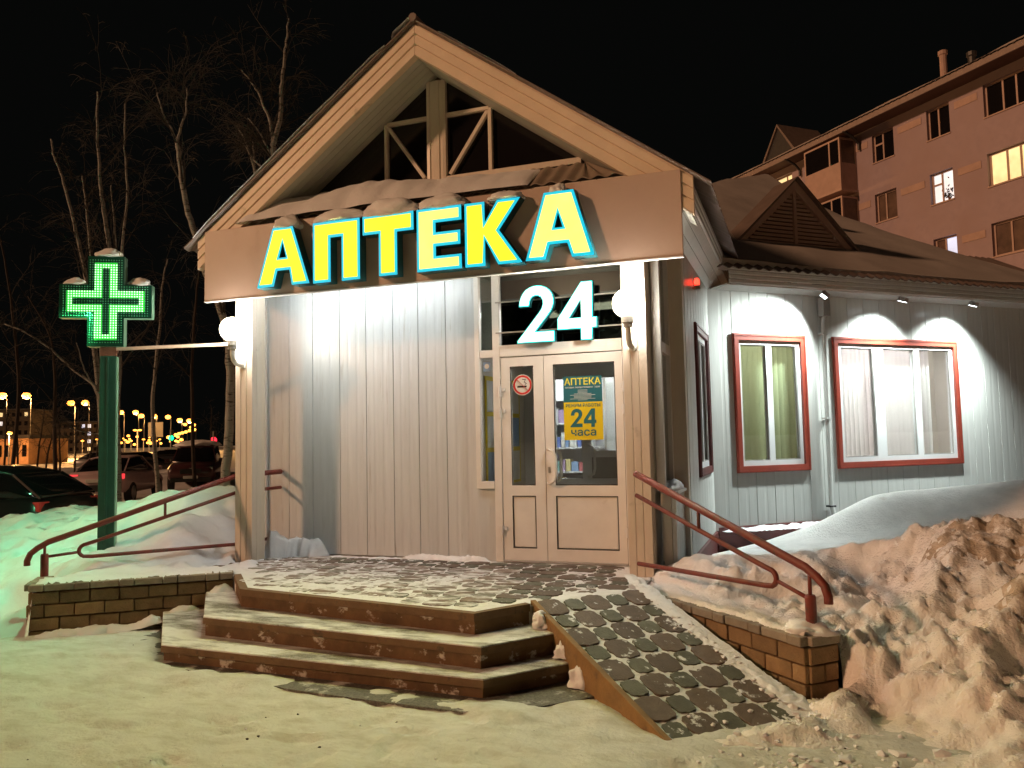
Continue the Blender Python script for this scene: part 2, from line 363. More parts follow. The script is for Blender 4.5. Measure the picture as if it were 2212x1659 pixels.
nearg = heightfield('trodden_snow', -12, 5, .3, 9, .036, near_h, M['packed']); tag(nearg, kind='structure')
_n = len(nearg.data.vertices); _c = np.empty(_n * 3); nearg.data.vertices.foreach_get('co', _c); _c = _c.reshape(-1, 3)
for fx, fy, fa, fd in FP:
    dx, dy = _c[:, 0] - fx, _c[:, 1] - fy; u_ = dx * math.cos(fa) + dy * math.sin(fa); v_ = -dx * math.sin(fa) + dy * math.cos(fa)
    q_ = (u_ / .15) ** 4 + (v_ / (.055 + .012 * np.sign(u_))) ** 4; _c[:, 2] += np.where(q_ < 6, -fd * np.exp(-q_) + fd * .45 * np.exp(-(q_ - 2.2) ** 2), 0)
nearg.data.vertices.foreach_set('co', _c.ravel()); nearg.data.update()
# far road lit by the street lamps, and a parking strip
RD = Vector((-.662, .749, 0)); RN = Vector((.749, .662, 0))
b = MB(); q0 = Vector((-46, 78, -.042)); b.add([q0 - RN * 7 - RD * 60, q0 + RN * 7 - RD * 60, q0 + RN * 7 + RD * 600, q0 - RN * 7 + RD * 600], [(0, 1, 2, 3)])
tag(b.build('road', mat('road_snow', (.24, .22, .20), .7, .3, .6, .3, 4)), kind='structure')

# ------------------------------------------------------------------ pharmacy
PH = thing('pharmacy', (-3.5, 7.8, 0), 'single-storey pharmacy clad in pale ribbed siding with a steep porch gable', 'building')
X3, Y3, Z3 = Vector((1, 0, 0)), Vector((0, 1, 0)), Vector((0, 0, 1))
WP = Vector((-1.05, 10.4, 0)); WA = R_(42); WD = Vector((math.cos(WA), math.sin(WA), 0)); WN = Vector((WD.y, -WD.x, 0))
def wing(s, o, z): return WP + WD * s + WN * o + Vector((0, 0, z))
def panel(fn, a, b, z0, z1, cuts, m_, ribs=2):
    wd = b - a; pr = [(a, -.012), (a + .005, 0)]
    for k in range(1, ribs):
        c = a + wd * k / ribs; hw = .022 if ribs > 2 else .03; pr += [(c - hw, 0), (c - hw * .4, -.0016), (c + hw * .4, -.0016), (c + hw, 0)]
    pr += [(b - .005, 0), (b, -.012)]
    br = sorted({a, b} | {e for c in cuts for e in c[:2] if a < e < b}); B = MB()
    def out(s):
        for (s0, o0), (s1, o1) in zip(pr, pr[1:]):
            if s0 <= s <= s1: return o0 + (o1 - o0) * (s - s0) / max(1e-6, s1 - s0)
        return 0
    for p, q in zip(br, br[1:]):
        mid = (p + q) / 2; segs = [(z0, z1)]
        for c in cuts:
            if c[0] < mid < c[1]:
                segs = [t for lo, hi in segs for t in ((lo, min(hi, c[2])), (max(lo, c[3]), hi)) if t[1] - t[0] > .01]
        poly = [(p, out(p))] + [t for t in pr if p < t[0] < q] + [(q, out(q)), (q, -.04), (p, -.04)]
        for lo, hi in segs: MB().prism(poly, lambda s, o, z: fn(s, o, z), lo, hi).build('wall_panel', m_, PH, fix=True)
def siding(fn, edges, z0, z1, cuts, m_, ribs=2):
    for a, b in zip(edges, edges[1:]): panel(fn, a, b, z0, z1, cuts, m_, ribs)
def steps_(a, b, wd):
    n = max(1, round((b - a) / wd)); return [a + (b - a) * i / n for i in range(n + 1)]
PZ = .46
front = lambda s, o, z: Vector((s, 7.8 - o, z))
side = lambda s, o, z: Vector((-1.05 + o, s, z))
leftw = lambda s, o, z: Vector((-5.85 - o, s, z))
siding(front, [-5.85, -5.56, -5.24, -4.88, -4.54, -4.20, -3.89, -3.56, -3.19], PZ + .004, 3.5, [], M['siding'], 3)
WIN_SIDE = (8.85, 10.05, 1.25, 2.95)
siding(side, [8.12, 8.365, 8.61, 8.85, 9.09, 9.33, 9.57, 9.81, 10.05, 10.36], .5, 3.6, [WIN_SIDE], M['siding_cool'], 2)
W1 = (.36, 1.55, 1.21, 3.02); W2 = (2.03, 4.42, 1.21, 3.02)
WE = 6.7
def edges_(*br):
    e = []
    for a, b in zip(br, br[1:]): e += steps_(a, b, .30)[:-1]
    return e + [br[-1]]
siding(wing, edges_(.02, W1[0], W1[1], W2[0], W2[1], WE), .54, 3.6, [W1, W2], M['siding_cool'], 2)
siding(leftw, steps_(7.84, 12, .6), .46, 3.5, [], M['siding'], 2)
wend = lambda s, o, z: WP + WD * (WE + o) - WN * s + Vector((0, 0, z))
siding(wend, steps_(0.04, 6, .6), .5, 3.6, [], M['siding_cool'], 2)
# wall bodies behind the siding (block light between the rooms)
MB().box(-5.80, -3.19, 7.845, 7.95, .3, 3.55).build('wall_core', M['cream'], PH)
MB().box(-5.80, -5.70, 7.96, 13.9, .3, 3.55).build('wall_core', M['cream'], PH)
MB().box(-5.69, 2, 13.9, 14.0, .3, 3.55).build('wall_core', M['cream'], PH)
# window openings: cores of the side and wing walls in pieces
for (a, b_, z0, z1) in ((8.12, 8.85, .4, 3.6), (10.05, 10.36, .4, 3.6), (8.85, 10.05, .4, 1.25), (8.85, 10.05, 2.95, 3.6)):
    MB().box(-1.2, -1.095, a, b_, z0, z1).build('wall_core', M['cream'], PH)
for (a, b_, z0, z1) in ((.0, .36, .4, 3.6), (1.55, 2.03, .4, 3.6), (4.42, WE - .05, .4, 3.6), (.36, 1.55, .4, 1.21), (.36, 1.55, 3.02, 3.6), (2.03, 4.42, .4, 1.21), (2.03, 4.42, 3.02, 3.6)):
    MB().obox(WP, WD, -WN, Z3, a, b_, .045, .16, z0, z1).build('wall_core', M['cream'], PH)
# skirting under the siding
MB().obox(WP, WD, WN, Z3, .02, WE, -.02, .035, .43, .535).build('skirting', M['darkred'], PH, bevel=.006)
MB().obox(WP, WD, WN, Z3, .02, WE, -.03, .012, .10, .428).build('plinth', M['darkred'], PH)
MB().box(-1.07, -1.02, 8.12, 10.36, .40, .497).build('skirting', M['darkred'], PH, bevel=.006)
MB().box(-1.12, -1.035, 8.12, 10.36, .1, .398).build('plinth', M['darkred'], PH)
MB().obox(WP, WD, WN, Z3, -.045, .018, -.02, .03, .5, 3.6).build('corner_trim', M['siding_cool'], PH)
MB().box(-5.875, -5.852, 7.77, 7.86, PZ, 3.5).build('corner_trim', M['siding'], PH)
# columns
def column(x0, x1, y0, y1):
    B = MB(); w_ = x1 - x0; pr = [(x0, y0)]
    for k in (1, 2):
        c = x0 + w_ * k / 3; pr += [(c - .008, y0), (c - .003, y0 + .007), (c + .003, y0 + .007), (c + .008, y0)]
    pr += [(x1, y0), (x1, y0 + .07), (x1 - .006, y0 + .076), (x1, y0 + .082), (x1, y1), (x0, y1)]
    B.prism(pr, lambda a, b, z: Vector((a, b, z)), PZ - .02, 3.5)
    return B.build('column', M['clad'], PH, fix=True)
column(-5.83, -5.61, 7.2, 7.42); column(-1.50, -1.285, 7.2, 7.42)
# canopy ceiling planks
for i, y in enumerate([7.09, 7.24, 7.39, 7.54, 7.69]):
    MB().box(-6.15, -1.06, y, y + .145, 3.505, 3.53).build('ceiling_plank', M['soffit'], PH)
# ---- gable
AX, AZ, SL, HS = -3.52, 5.98, .7206, 2.72
def rz(x): return AZ - SL * abs(x - AX)
def barge(sg):
    pr = [(0, 0), (0, .012), (.035, .020), (.04, .034), (.125, .034), (.13, .014), (.145, .014), (.15, .034), (.235, .034), (.24, .014), (.255, .014), (.26, .034), (.355, .034), (.36, 0), (.36, -.05), (0, -.05)]
    B = MB(); f = lambda v, o, t: Vector((AX + sg * t, 7.10 - o, rz(AX + sg * t) - v))
    B.prism(pr, f, 0.002, HS); B.build('barge_board', M['barge'], PH, fix=True)
    # thin dark cap flashing under the roof sheet
    MB().prism([(-.018, -.05), (-.018, .045), (-.002, .045), (-.002, -.05)], f, 0, HS + .03).build('flashing', M['roof'], PH, fix=True)
    for k in range(5):
        y = 7.152 + k * .092
        MB().prism([(.345, y), (.345, y + .086), (.36, y + .086), (.36, y)], lambda v, yy, t: Vector((AX + sg * t, yy, rz(AX + sg * t) - v)), .004, HS - .03).build('soffit_plank', M['soffit'], PH, fix=True)
    # corrugated roof sheet
    B = MB(); ys = [7.03 + i * .04 for i in range(180)]; n = len(ys)
    for t in (-.01, HS + .16):
        for dz in (0, -.012):
            for y in ys: B.v.append((AX + sg * t, y, rz(AX + sg * t) + .012 + .014 * math.sin(y / .17 * 2 * math.pi) + dz))
    for i in range(n - 1):
        B.f.append((i, i + 1, 2 * n + i + 1, 2 * n + i)); B.f.append((n + i, 3 * n + i, 3 * n + i + 1, n + i + 1)); B.f.append((2 * n + i, 2 * n + i + 1, 3 * n + i + 1, 3 * n + i))
    B.f.append((0, 2 * n, 3 * n, n))
    B.build('roof_sheet', M['roof'], PH, smooth=False, fix=True)
    # eave fascia and sloping soffit boards along the side
    xe = AX + sg * HS; ze = rz(xe); yend = 11.35 if sg > 0 else 13.5
    for k, (za, zb) in enumerate(((-.035, -.095), (-.10, -.16), (-.165, -.225))):
        x0, x1 = sorted((xe - sg * .015, xe - sg * .05)); zz = sorted((ze + za, ze + zb))
        MB().box(x0 - (.004 * k * sg), x1 - (.004 * k * sg), 7.16, yend, *zz).build('eave_board', M['siding_cool'] if sg > 0 else M['clad'], PH, bevel=.008)
    wallx = -1.05 if sg > 0 else -5.85
    for k in range(3):
        a0, a1 = k / 3 + .008, (k + 1) / 3 - .008
        p = lambda t: (lerp(xe - sg * .045, wallx + sg * .004, t), lerp(ze - .23, ze - .455, t))
        (xa, za), (xb, zb) = p(a0), p(a1)
        MB().prism([(xa, za), (xb, zb), (xb, zb + .02), (xa, za + .02)], lambda a, c, t: Vector((a, t, c)), 7.16, yend - .05 - .16 * a0).build('eave_soffit', M['siding_cool'], PH, fix=True)
    x0, x1 = sorted((xe - sg * .01, xe - sg * .10))
    MB().box(x0, x1, 7.105, 7.155, ze - .255, ze - .03).build('eave_end_board', M['clad'], PH)
barge(1); barge(-1)
MB().tube([(AX, 7.02, AZ + .02), (AX, 14, AZ + .02)], .045, 8).build('ridge_cap', M['roof'], PH)
# truss in the gable
T = 7.6
kp = MB(); kp.prism([(-.11, 0), (-.11, -.05), (-.075, -.055), (-.07, -.045), (-.04, -.045), (-.035, -.055), (.035, -.055), (.04, -.045), (.07, -.045), (.075, -.055), (.11, -.05), (.11, 0)],
    lambda a, o, z: Vector((AX + a, T + o, z)), 4.47, 5.56); kp.build('king_post', M['clad'], PH, fix=True)
def tb(p, q, wd=.045): return MB().bar((p[0], T - .02, p[1]), (q[0], T - .02, q[1]), .04, wd, upv=(0, -1, 0)).build('truss_bar', M['clad'], PH, bevel=.004)
MB().box(-5.10, AX - .115, T - .05, T, 4.44, 4.50).build('truss_bar', M['clad'], PH); MB().box(AX + .115, -1.94, T - .05, T, 4.44, 4.50).build('truss_bar', M['clad'], PH)
for sg in (-1, 1):
    tb((AX + sg * .61, 4.5), (AX + sg * .61, 5.17)); tb((AX + sg * .113, 5.17), (AX + sg * .60, 5.17)); tb((AX + sg * .15, 4.52), (AX + sg * .585, 5.14))
    f = lambda a, z, t: Vector((AX + sg * a, T + t, z))
    for poly in ([(1.54, 4.505), (.635, 4.505), (.635, 5.16)], [(.585, 4.505), (.112, 4.505), (.112, 5.145), (.585, 5.145)], [(.585, 5.195), (.112, 5.195), (.112, 5.54)]):
        MB().prism(poly, f, .0, .012).build('gable_pane', M['pane_dark'], PH, fix=True)
# little corrugated lean-to roof between truss and sign
B = MB(); nn = 240
for row, (y, z, hw) in enumerate(((T - .055, 4.435, 1.62), (7.115, 4.135, 2.5))):
    for dz in (0, -.01):
        for i in range(nn + 1):
            t = i / nn * 2 - 1; x = AX + t * 2.5; xx = max(AX - hw, min(AX + hw, x)); B.v.append((xx, y, z + dz + .013 * math.sin((x) / .155 * 2 * math.pi)))
n = nn + 1
for i in range(nn):
    B.f += [(i, i + 1, 2 * n + i + 1, 2 * n + i), (n + i, 3 * n + i, 3 * n + i + 1, n + i + 1), (2 * n + i, 2 * n + i + 1, 3 * n + i + 1, 3 * n + i)]
B.build('lean_to_roof', mat('lean_to_metal', (.24, .195, .155), .5, .12, 6, .04, 20), PH)
dm = MB().box(0, .148, 7.118, 7.14, 4.02, 4.105).mesh('drip_tile', M['clad'])
for i in range(32):
    o = link('drip_tile', dm, PH); o.location = Vector((AX - 2.5 + i * .155, 0, 0))
# ---- door wall
def barY(name, x0, x1, z0, z1, y0=7.72, y1=7.80, m_='pvc', bevel=.004, parent=PH): return MB().box(x0, x1, y0, y1, z0, z1).build(name, M[m_], parent, bevel=bevel)
barY('door_post', -2.985, -2.905, PZ, 3.48, 7.705); barY('door_post', -1.615, -1.52, PZ, 3.48, 7.705)
barY('door_post', -3.19, -3.135, 1.20, 3.48, 7.71)
barY('transom_bar', -2.903, -1.617, 2.56, 2.68, 7.70); barY('transom_bar', -2.903, -1.617, 3.42, 3.478, 7.72)
barY('transom_bar', -3.133, -2.987, 2.56, 2.64, 7.715); barY('transom_bar', -3.133, -2.987, 1.20, 1.275, 7.70)
MB().box(-3.19, -2.987, 7.74, 7.80, PZ, 1.198).build('wall_panel', M['siding'], PH)
barY('transom_pane', -2.9, -1.62, 2.685, 3.415, 7.755, 7.761, 'g_tran', 0)
barY('sidelight_pane', -3.13, -2.99, 1.28, 2.555, 7.755, 7.761, 'g_clear', 0); barY('sidelight_pane', -3.13, -2.99, 2.645, 3.47, 7.755, 7.761, 'g_side', 0)
MB().box(-1.518, -1.30, 7.43, 7.80, PZ, 3.48).build('corner_post', M['clad'], PH)
def leaf(x0, x1, gx0, gx1, label):
    z0, z1, y0, y1 = PZ + .02, 2.55, 7.715, 7.775
    B = MB(); B.box(x0, gx0, y0, y1, z0, z1).box(gx1, x1, y0, y1, z0, z1)
    for a, c in ((z0, .60), (1.13, 1.235), (2.455, z1)): B.box(gx0, gx1, y0, y1, a, c)
    o = B.build('door', M['pvc'], PH); o['label'] = label
    MB().box(gx0 + .001, gx1 - .001, 7.742, 7.748, 1.236, 2.454).build('pane', M['g_clear'], o)
    MB().box(gx0 + .012, gx1 - .012, 7.727, 7.76, .612, 1.118).build('lower_panel', M['pvc'], o, bevel=.006)
    G = MB()
    for a, c in ((.600, 1.13), (1.2351, 2.455)):
        G.box(gx0, gx0 + .009, y0 + .006, y0 + .012, a, c).box(gx1 - .009, gx1, y0 + .006, y0 + .012, a, c).box(gx0, gx1, y0 + .004, y0 + .0055, a, a + .009).box(gx0, gx1, y0 + .004, y0 + .0055, c - .009, c)
    G.build('gasket', M['gasket'], o)
    return o
dl = leaf(-2.90, -2.437, -2.80, -2.545, 'narrow left door leaf with a no-smoking sticker')
dr = leaf(-2.430, -1.622, -2.335, -1.70, 'wide right door leaf with the pull handle')
for o, x in ((dl, -2.91), (dr, -1.615)):
    for z in (.78, 1.98, 2.2):
        MB().tube([(x, 7.70, z - .05), (x, 7.70, z + .05)], .016, 8).box(x - .03, x + .05 if o is dl else x + .03, 7.70, 7.714, z + .0, z + .035).build('hinge', M['pvc_w'], o)
def handle(x, y, z0, z1, d, par_, m_='white'):
    pts = [(x, y, z1), (x + .03, y - d * .8, z1), (x + .08, y - d, z1 - .03), (x + .095, y - d, z1 - .09), (x + .095, y - d, z0 + .09), (x + .08, y - d, z0 + .03), (x + .03, y - d * .8, z0), (x, y, z0)]
    return MB().tube(pts, .0155, 10).build('handle', M[m_], par_, smooth=True)
handle(-2.405, 7.715, 1.255, 1.60, .07, dr); handle(-2.405, 7.775, 1.255, 1.60, -.07, dr)
MB().box(-2.41, -2.385, 7.708, 7.716, 1.36, 1.42).build('lock', M['steel'], dr, bevel=.005)
barY('threshold', -2.9, -1.62, PZ, PZ + .018, 7.69, 7.80, 'grey')
# ---- glazed side of the vestibule
def barX(name, y0, y1, z0, z1, x0=-1.27, x1=-1.19, m_='pvc'): return MB().box(x0, x1, y0, y1, z0, z1).build(name, M[m_], PH, bevel=.004)
barX('side_frame', 7.43, 7.49, 1.2, 3.48); barX('side_frame', 7.94, 8.0, 1.2, 3.48); barX('side_frame', 7.492, 7.938, 2.5, 2.6); barX('side_frame', 7.492, 7.938, 1.2, 1.27)
barX('side_pane', 7.492, 7.938, 1.272, 2.498, -1.235, -1.229, 'g_side'); barX('side_pane', 7.492, 7.938, 2.602, 3.478, -1.235, -1.229, 'g_side')
MB().box(-1.30, -1.055, 8.002, 8.115, .3, 3.55).build('corner_post', M['clad'], PH)
siding(lambda s, o, z: Vector((-1.10 + o, s, z)), steps_(7.43, 8.0, .14), .25, 1.17, [], M['siding_cool'], 2)
MB().box(-1.24, -1.075, 7.43, 8.0, 1.17, 1.198).build('ledge', M['pvc_w'], PH, bevel=.005)
MB().box(-1.22, -1.145, 7.43, 8.0, .3, 1.168).build('wall_core', M['cream'], PH)
# ---- windows
def window(fn, s0, s1, z0, z1, panes, slats, sm, trim='redtrim', label=None):
    tw = .085
    B = MB(); a0, a1, b0, b1 = s0 + tw - .02, s1 - tw + .02, z0 + tw - .02, z1 - tw + .02
    def bx(B, p, q, r, t, o0, o1): B.prism([(p, r), (q, r), (q, t), (p, t)], lambda s, z, o: fn(s, o, z), o0, o1)
    bx(B, a0, a1, b0, panes[0][2], -.075, -.008); bx(B, a0, a1, panes[0][3], b1, -.075, -.008)
    xs = [a0] + [e for p in panes for e in p[:2]] + [a1]
    for p, q in zip(xs[::2], xs[1::2]): bx(B, p, q, panes[0][2], panes[0][3], -.075, -.008)
    o = B.build('window', M['pvc_w'], PH, fix=True)
    if label: o['label'] = label
    T_ = MB()
    for (p, q, r, t) in ((s0, s1, z0, z0 + tw), (s0, s1, z1 - tw, z1), (s0, s0 + tw, z0 + tw, z1 - tw), (s1 - tw, s1, z0 + tw, z1 - tw)):
        bx(T_, p, q, r, t, -.015, .026)
    for (p, q, r, t) in ((s0 + .012, s1 - .012, z0 + .012, z0 + .03), (s0 + .012, s1 - .012, z1 - .03, z1 - .012), (s0 + .012, s0 + .03, z0 + .032, z1 - .032), (s1 - .03, s1 - .012, z0 + .032, z1 - .032)):
        bx(T_, p, q, r, t, .024, .034)
    T_.build('trim', M[trim], o, fix=True)
    for p in panes:
        g_ = MB(); bx(g_, p[0] - .002, p[1] + .002, p[2] - .002, p[3] + .002, -.05, -.044); g_.build('pane', M['g_clear'], o, fix=True)
        k = MB()
        for (a, b2, c, d) in ((p[0], p[0] + .012, p[2], p[3]), (p[1] - .012, p[1], p[2], p[3]), (p[0] + .012, p[1] - .012, p[2], p[2] + .012), (p[0] + .012, p[1] - .012, p[3] - .012, p[3])): bx(k, a, b2, c, d, -.04, -.02)
        k.build('gasket', M['grey'], o, fix=True)
    r = random.Random(3)
    if slats:
        s = slats[0]
        while s < slats[1]:
            B = MB(); an = R_(30 + r.uniform(-5, 5)); dx, dy = .045 * math.cos(an), .045 * math.sin(an)
            pp = [(s - dx, -.20 - dy), (s - dx * .4, -.20 - dy * .4 + .008), (s + dx * .4, -.20 + dy * .4 + .008), (s + dx, -.20 + dy)]; B.add([fn(a, o_, z) for z in (z0 + .13, z1 - .12) for a, o_ in pp], [(0, 1, 5, 4), (1, 2, 6, 5), (2, 3, 7, 6)])
            B.build('blind_slat', M[sm], o, smooth=True); s += .083
        B = MB(); bx(B, slats[0] - .06, slats[1] + .02, z1 - .118, z1 - .07, -.23, -.17); B.build('blind_rail', M['grey'], o, fix=True)
    return o
window(wing, *W1, [(.49, .90, 1.36, 2.88), (.99, 1.41, 1.36, 2.88)], (.44, 1.52), 'blind_g', label='narrow two-pane window with a green dim room behind')
window(wing, *W2, [(2.19, 2.78, 1.36, 2.88), (2.96, 3.56, 1.36, 2.88), (3.66, 4.28, 1.36, 2.88)], (2.10, 4.02), 'blind', label='wide three-pane window with white lit vertical blinds')
window(side, *WIN_SIDE, [(8.98, 9.42, 1.4, 2.8), (9.49, 9.92, 1.4, 2.8)], None, None, trim='darkred')
# rooms behind
def rbox(name, s0, s1, o0, o1, z0, z1, m_): return MB().obox(WP, WD, WN, Z3, s0, s1, o0, o1, z0, z1).build(name, M[m_], PH)
rbox('interior_floor', .02, 6.5, -3.5, -.17, .45, .5, 'floor'); rbox('interior_ceiling', .02, 6.5, -3.5, -.17, 3.4, 3.45, 'cream')
rbox('interior_wall', .02, 6.5, -3.6, -3.51, .5, 3.4, 'cream'); rbox('interior_wall', 1.75, 1.85, -3.5, -.17, .5, 3.4, 'cream'); rbox('interior_wall', -.08, .01, -3.5, -.05, .5, 3.4, 'cream'); rbox('interior_wall', 6.5, 6.6, -3.5, -.17, .5, 3.4, 'cream')
rbox('cupboard', 4.3, 4.9, -3.5, -2.9, 2.2, 3.0, 'white')
for s in (2.6, 3.6, 5.0): rbox('ceiling_lamp', s - .3, s + .3, -1.5, -.9, 3.37, 3.395, 'e_room2')
rbox('ceiling_lamp', .5, 1.4, -1.2, -.95, 3.37, 3.395, 'e_room3')
# vestibule and shop
def ibox(name, x0, x1, y0, y1, z0, z1, m_): return MB().box(x0, x1, y0, y1, z0, z1).build(name, M[m_], PH)
ibox('interior_floor', -5.69, -1.31, 7.81, 13.88, .40, .455, 'floor')
ibox('interior_ceiling', -5.69, -1.31, 7.81, 13.88, 3.485, 3.5, 'cream')
ibox('interior_wall', -3.28, -3.20, 7.96, 9.30, .455, 3.48, 'cream'); ibox('interior_wall', -1.40, -1.31, 8.12, 13.88, .455, 3.48, 'cream')
ibox('curtain', -2.53, -2.47, 7.95, 8.15, .50, 2.6, 'darkred')
YI = 9.3
for (x0, x1, z0, z1) in ((-3.2, -2.86, .455, 3.48), (-2.86, -2.80, .455, 2.42), (-2.47, -2.36, .455, 2.42), (-1.84, -1.40, .455, 2.42), (-2.80, -2.47, .455, 1.22), (-2.36, -1.84, .455, 1.22), (-2.86, -1.40, 2.42, 2.62), (-2.36, -1.84, 1.47, 1.55)):
    ibox('inner_frame', x0, x1, YI, YI + .06, z0, z1, 'pvc_w')
ibox('inner_pane', -2.80, -2.47, YI + .02, YI + .026, 1.22, 2.42, 'g_clear'); ibox('inner_pane', -2.36, -1.84, YI + .02, YI + .026, 1.55, 2.42, 'g_clear'); ibox('inner_panel', -2.36, -1.84, YI + .02, YI + .03, 1.22, 1.47, 'grey')
hin = handle(-2.40, YI, 1.25, 1.62, .06, PH); hin.name = 'inner_handle'
ibox('interior_wall', -2.70, -1.41, 11.6, 11.66, .455, 3.48, 'white')
ibox('ceiling_lamp', -4.6, -3.2, 10.6, 11.0, 3.45, 3.478, 'e_room'); ibox('ceiling_lamp', -2.6, -1.8, 10.2, 10.6, 3.45, 3.478, 'e_room')
SH = thing('display_shelf', (-3.0, 11.2, .455), 'white shelf of medicine boxes seen through the glass door', 'shelf')
for z in (.5, .85, 1.2, 1.55, 1.9, 2.25): MB().box(-4.2, -2.72, 11.2, 11.5, z, z + .025).build('shelf_board', M['pvc_w'], SH)
MB().box(-4.2, -2.72, 11.5, 11.53, .455, 2.6).build('back_panel', M['pvc_w'], SH)
bc = [mat('box_%d' % i, c, .5, .1, 9) for i, c in enumerate(((.12, .18, .45), (.5, .16, .17), (.7, .7, .72), (.22, .42, .38), (.68, .6, .3), (.25, .38, .6), (.75, .75, .7), (.38, .28, .45)))]
BN = {str(i): n for i, n in enumerate(('dark blue', 'red', 'white', 'green', 'yellow', 'light blue', 'cream', 'purple'))}
r = random.Random(5)
for z in (.525, .875, 1.225, 1.575, 1.925):
    x = -3.75
    while x < -2.85:
        w_ = r.uniform(.06, .13); h_ = r.uniform(.12, .28)
        o = MB().box(x, x + w_ - .012, 11.23, 11.36, z, z + h_).build('medicine_box', r.choice(bc)); x += w_
        tag(o, '%s medicine box on the %s shelf behind the glass door' % (BN[o.data.materials[0].name[4:]], {525: 'lowest', 875: 'second', 1225: 'third', 1575: 'fourth', 1925: 'top'}[round(z * 1000)]), 'box', 'boxes on the pharmacy shelf')
PB = thing('notice_board', (-3.19, 8.5, 1.5), 'notice board with yellow-framed papers inside the glazed entrance', 'notice board')
MB().box(-3.198, -3.185, 8.0, 9.1, 1.2, 2.4).build('board', M['yellow'], PB)
for i in range(4):
    for j in range(3): MB().box(-3.184, -3.18, 8.03 + i * .265, 8.03 + i * .265 + .23, 1.23 + j * .39, 1.23 + j * .39 + .34).build('paper', M['white'] if (i + j) % 4 else bc[5], PB)
# ---- wing roof, eaves, dormer
EO, EZ, RS = .45, 3.80, .55
def wr(s, o, dz=0): return wing(s, o, EZ + RS * (EO - o) + dz)
verge = [(6.95, .45), (6.3, -.5), (5.8, -1.5), (5.55, -2.2), (5.6, -3), (6.3, -5), (7.9, -8)]
B = MB(); pts = [(-6.5, .45)] + [(s * .1 - 6.5, .45) for s in range(1, 134)] + verge + [(-3, -8)]
def rsnow(s, o, t):
    th = .10 + .03 * fbm(s, o, .8, 2)
    return wr(s, o, t * th)
# snow-covered roof surface as a grid clipped by the verge
def verge_s(o):
    for (s0, o0), (s1, o1) in zip(verge, verge[1:]):
        if o1 <= o <= o0: return s0 + (s1 - s0) * (o0 - o) / (o0 - o1)
    return verge[-1][0]
no, ns = 60, 60; R_S = MB(); thick = lambda u, v, s, o: (.03 + .05 * min(1, v * 9) + .04 * fbm(s, o, .7, 3)) * min(1, (1 - u) * 12 + .25)
for j in range(no + 1):
    o = .38 - 8.38 * (j / no) ** 1.3; se = verge_s(o) + .05
    for i in range(ns + 1):
        u = i / ns; s = lerp(max(-.15 + max(0, -o) * .70, 3.35 + 1.36 * (-o - 4.7)), se, u); R_S.v.append(tuple(wr(s, o, .02 + max(.02, thick(u, j / no, s, o)))))
for j in range(no):
    for i in range(ns): a = j * (ns + 1) + i; R_S.f.append((a, a + 1, a + ns + 2, a + ns + 1))
# skirts on the eave and the verge give the snow its thickness
base = len(R_S.v)
rim = [j * (ns + 1) + ns for j in range(no + 1)]; low = list(range(ns + 1))
for ring in (low, rim):
    o_ = len(R_S.v)
    for k in ring: x, y, z = R_S.v[k]; R_S.v.append((x, y, z - .16))
    for i in range(len(ring) - 1): R_S.f.append((ring[i], ring[i + 1], o_ + i + 1, o_ + i))
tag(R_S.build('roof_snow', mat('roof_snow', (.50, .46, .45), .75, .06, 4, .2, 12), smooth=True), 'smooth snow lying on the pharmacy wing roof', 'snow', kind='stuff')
W_ = MB()
k0 = 0; cnt = 0; s = -.2; row0, row1 = [], []
while s < 6.95:
    zz = .02 * math.sin(s / .155 * 2 * math.pi) * .8
    row0.append(wr(s, .50, zz)); row1.append(wr(s, -1.2, zz)); s += .026
n = len(row0); W_.v = [tuple(p) for p in row0 + row1] + [tuple(p - Vector((0, 0, .012))) for p in row0 + row1]
for i in range(n - 1): W_.f += [(i, i + 1, n + i + 1, n + i), (2 * n + i, 3 * n + i, 3 * n + i + 1, 2 * n + i + 1), (i, 2 * n + i, 2 * n + i + 1, i + 1)]
W_.build('roof_sheet', M['roof'], PH)
# hip side and back of the wing roof
H = MB(); v0 = [wr(s, o, -.01) for s, o in verge]; lowp = [wing(s + 1.6 + .35 * max(0, -o), o - .3, 3.7) for s, o in verge]
H.v = [tuple(p) for p in v0 + lowp]; n = len(v0); H.f = [(i, i + 1, n + i + 1, n + i) for i in range(n - 1)]; H.build('hip_roof', M['roof'], PH)
q = [wr(1.2, -1.25, -.03), wr(5.5, -1.25, -.03), wr(5.6, -3, -.03), wr(7.8, -8, -.03), wr(3.7, -4.7, -.03)]; MB().add(q, [(0, 1, 2, 3, 4)]).build('roof_deck', M['roof'], PH)
for k, (z0, z1, o) in enumerate(((3.755, 3.80, .44), (3.70, 3.752, .43), (3.645, 3.697, .42), (3.59, 3.642, .405))):
    MB().obox(WP, WD, WN, Z3, .02 + .01 * k, 6.9, o - .03, o, z0, z1).build('eave_board', M['siding_cool'], PH, bevel=.01)
for k in range(4):
    a = .005 + k * .093
    MB().obox(WP, WD, WN, Z3, .03, 6.85, a, a + .089, 3.575, 3.59).build('eave_soffit', M['siding_cool'], PH)
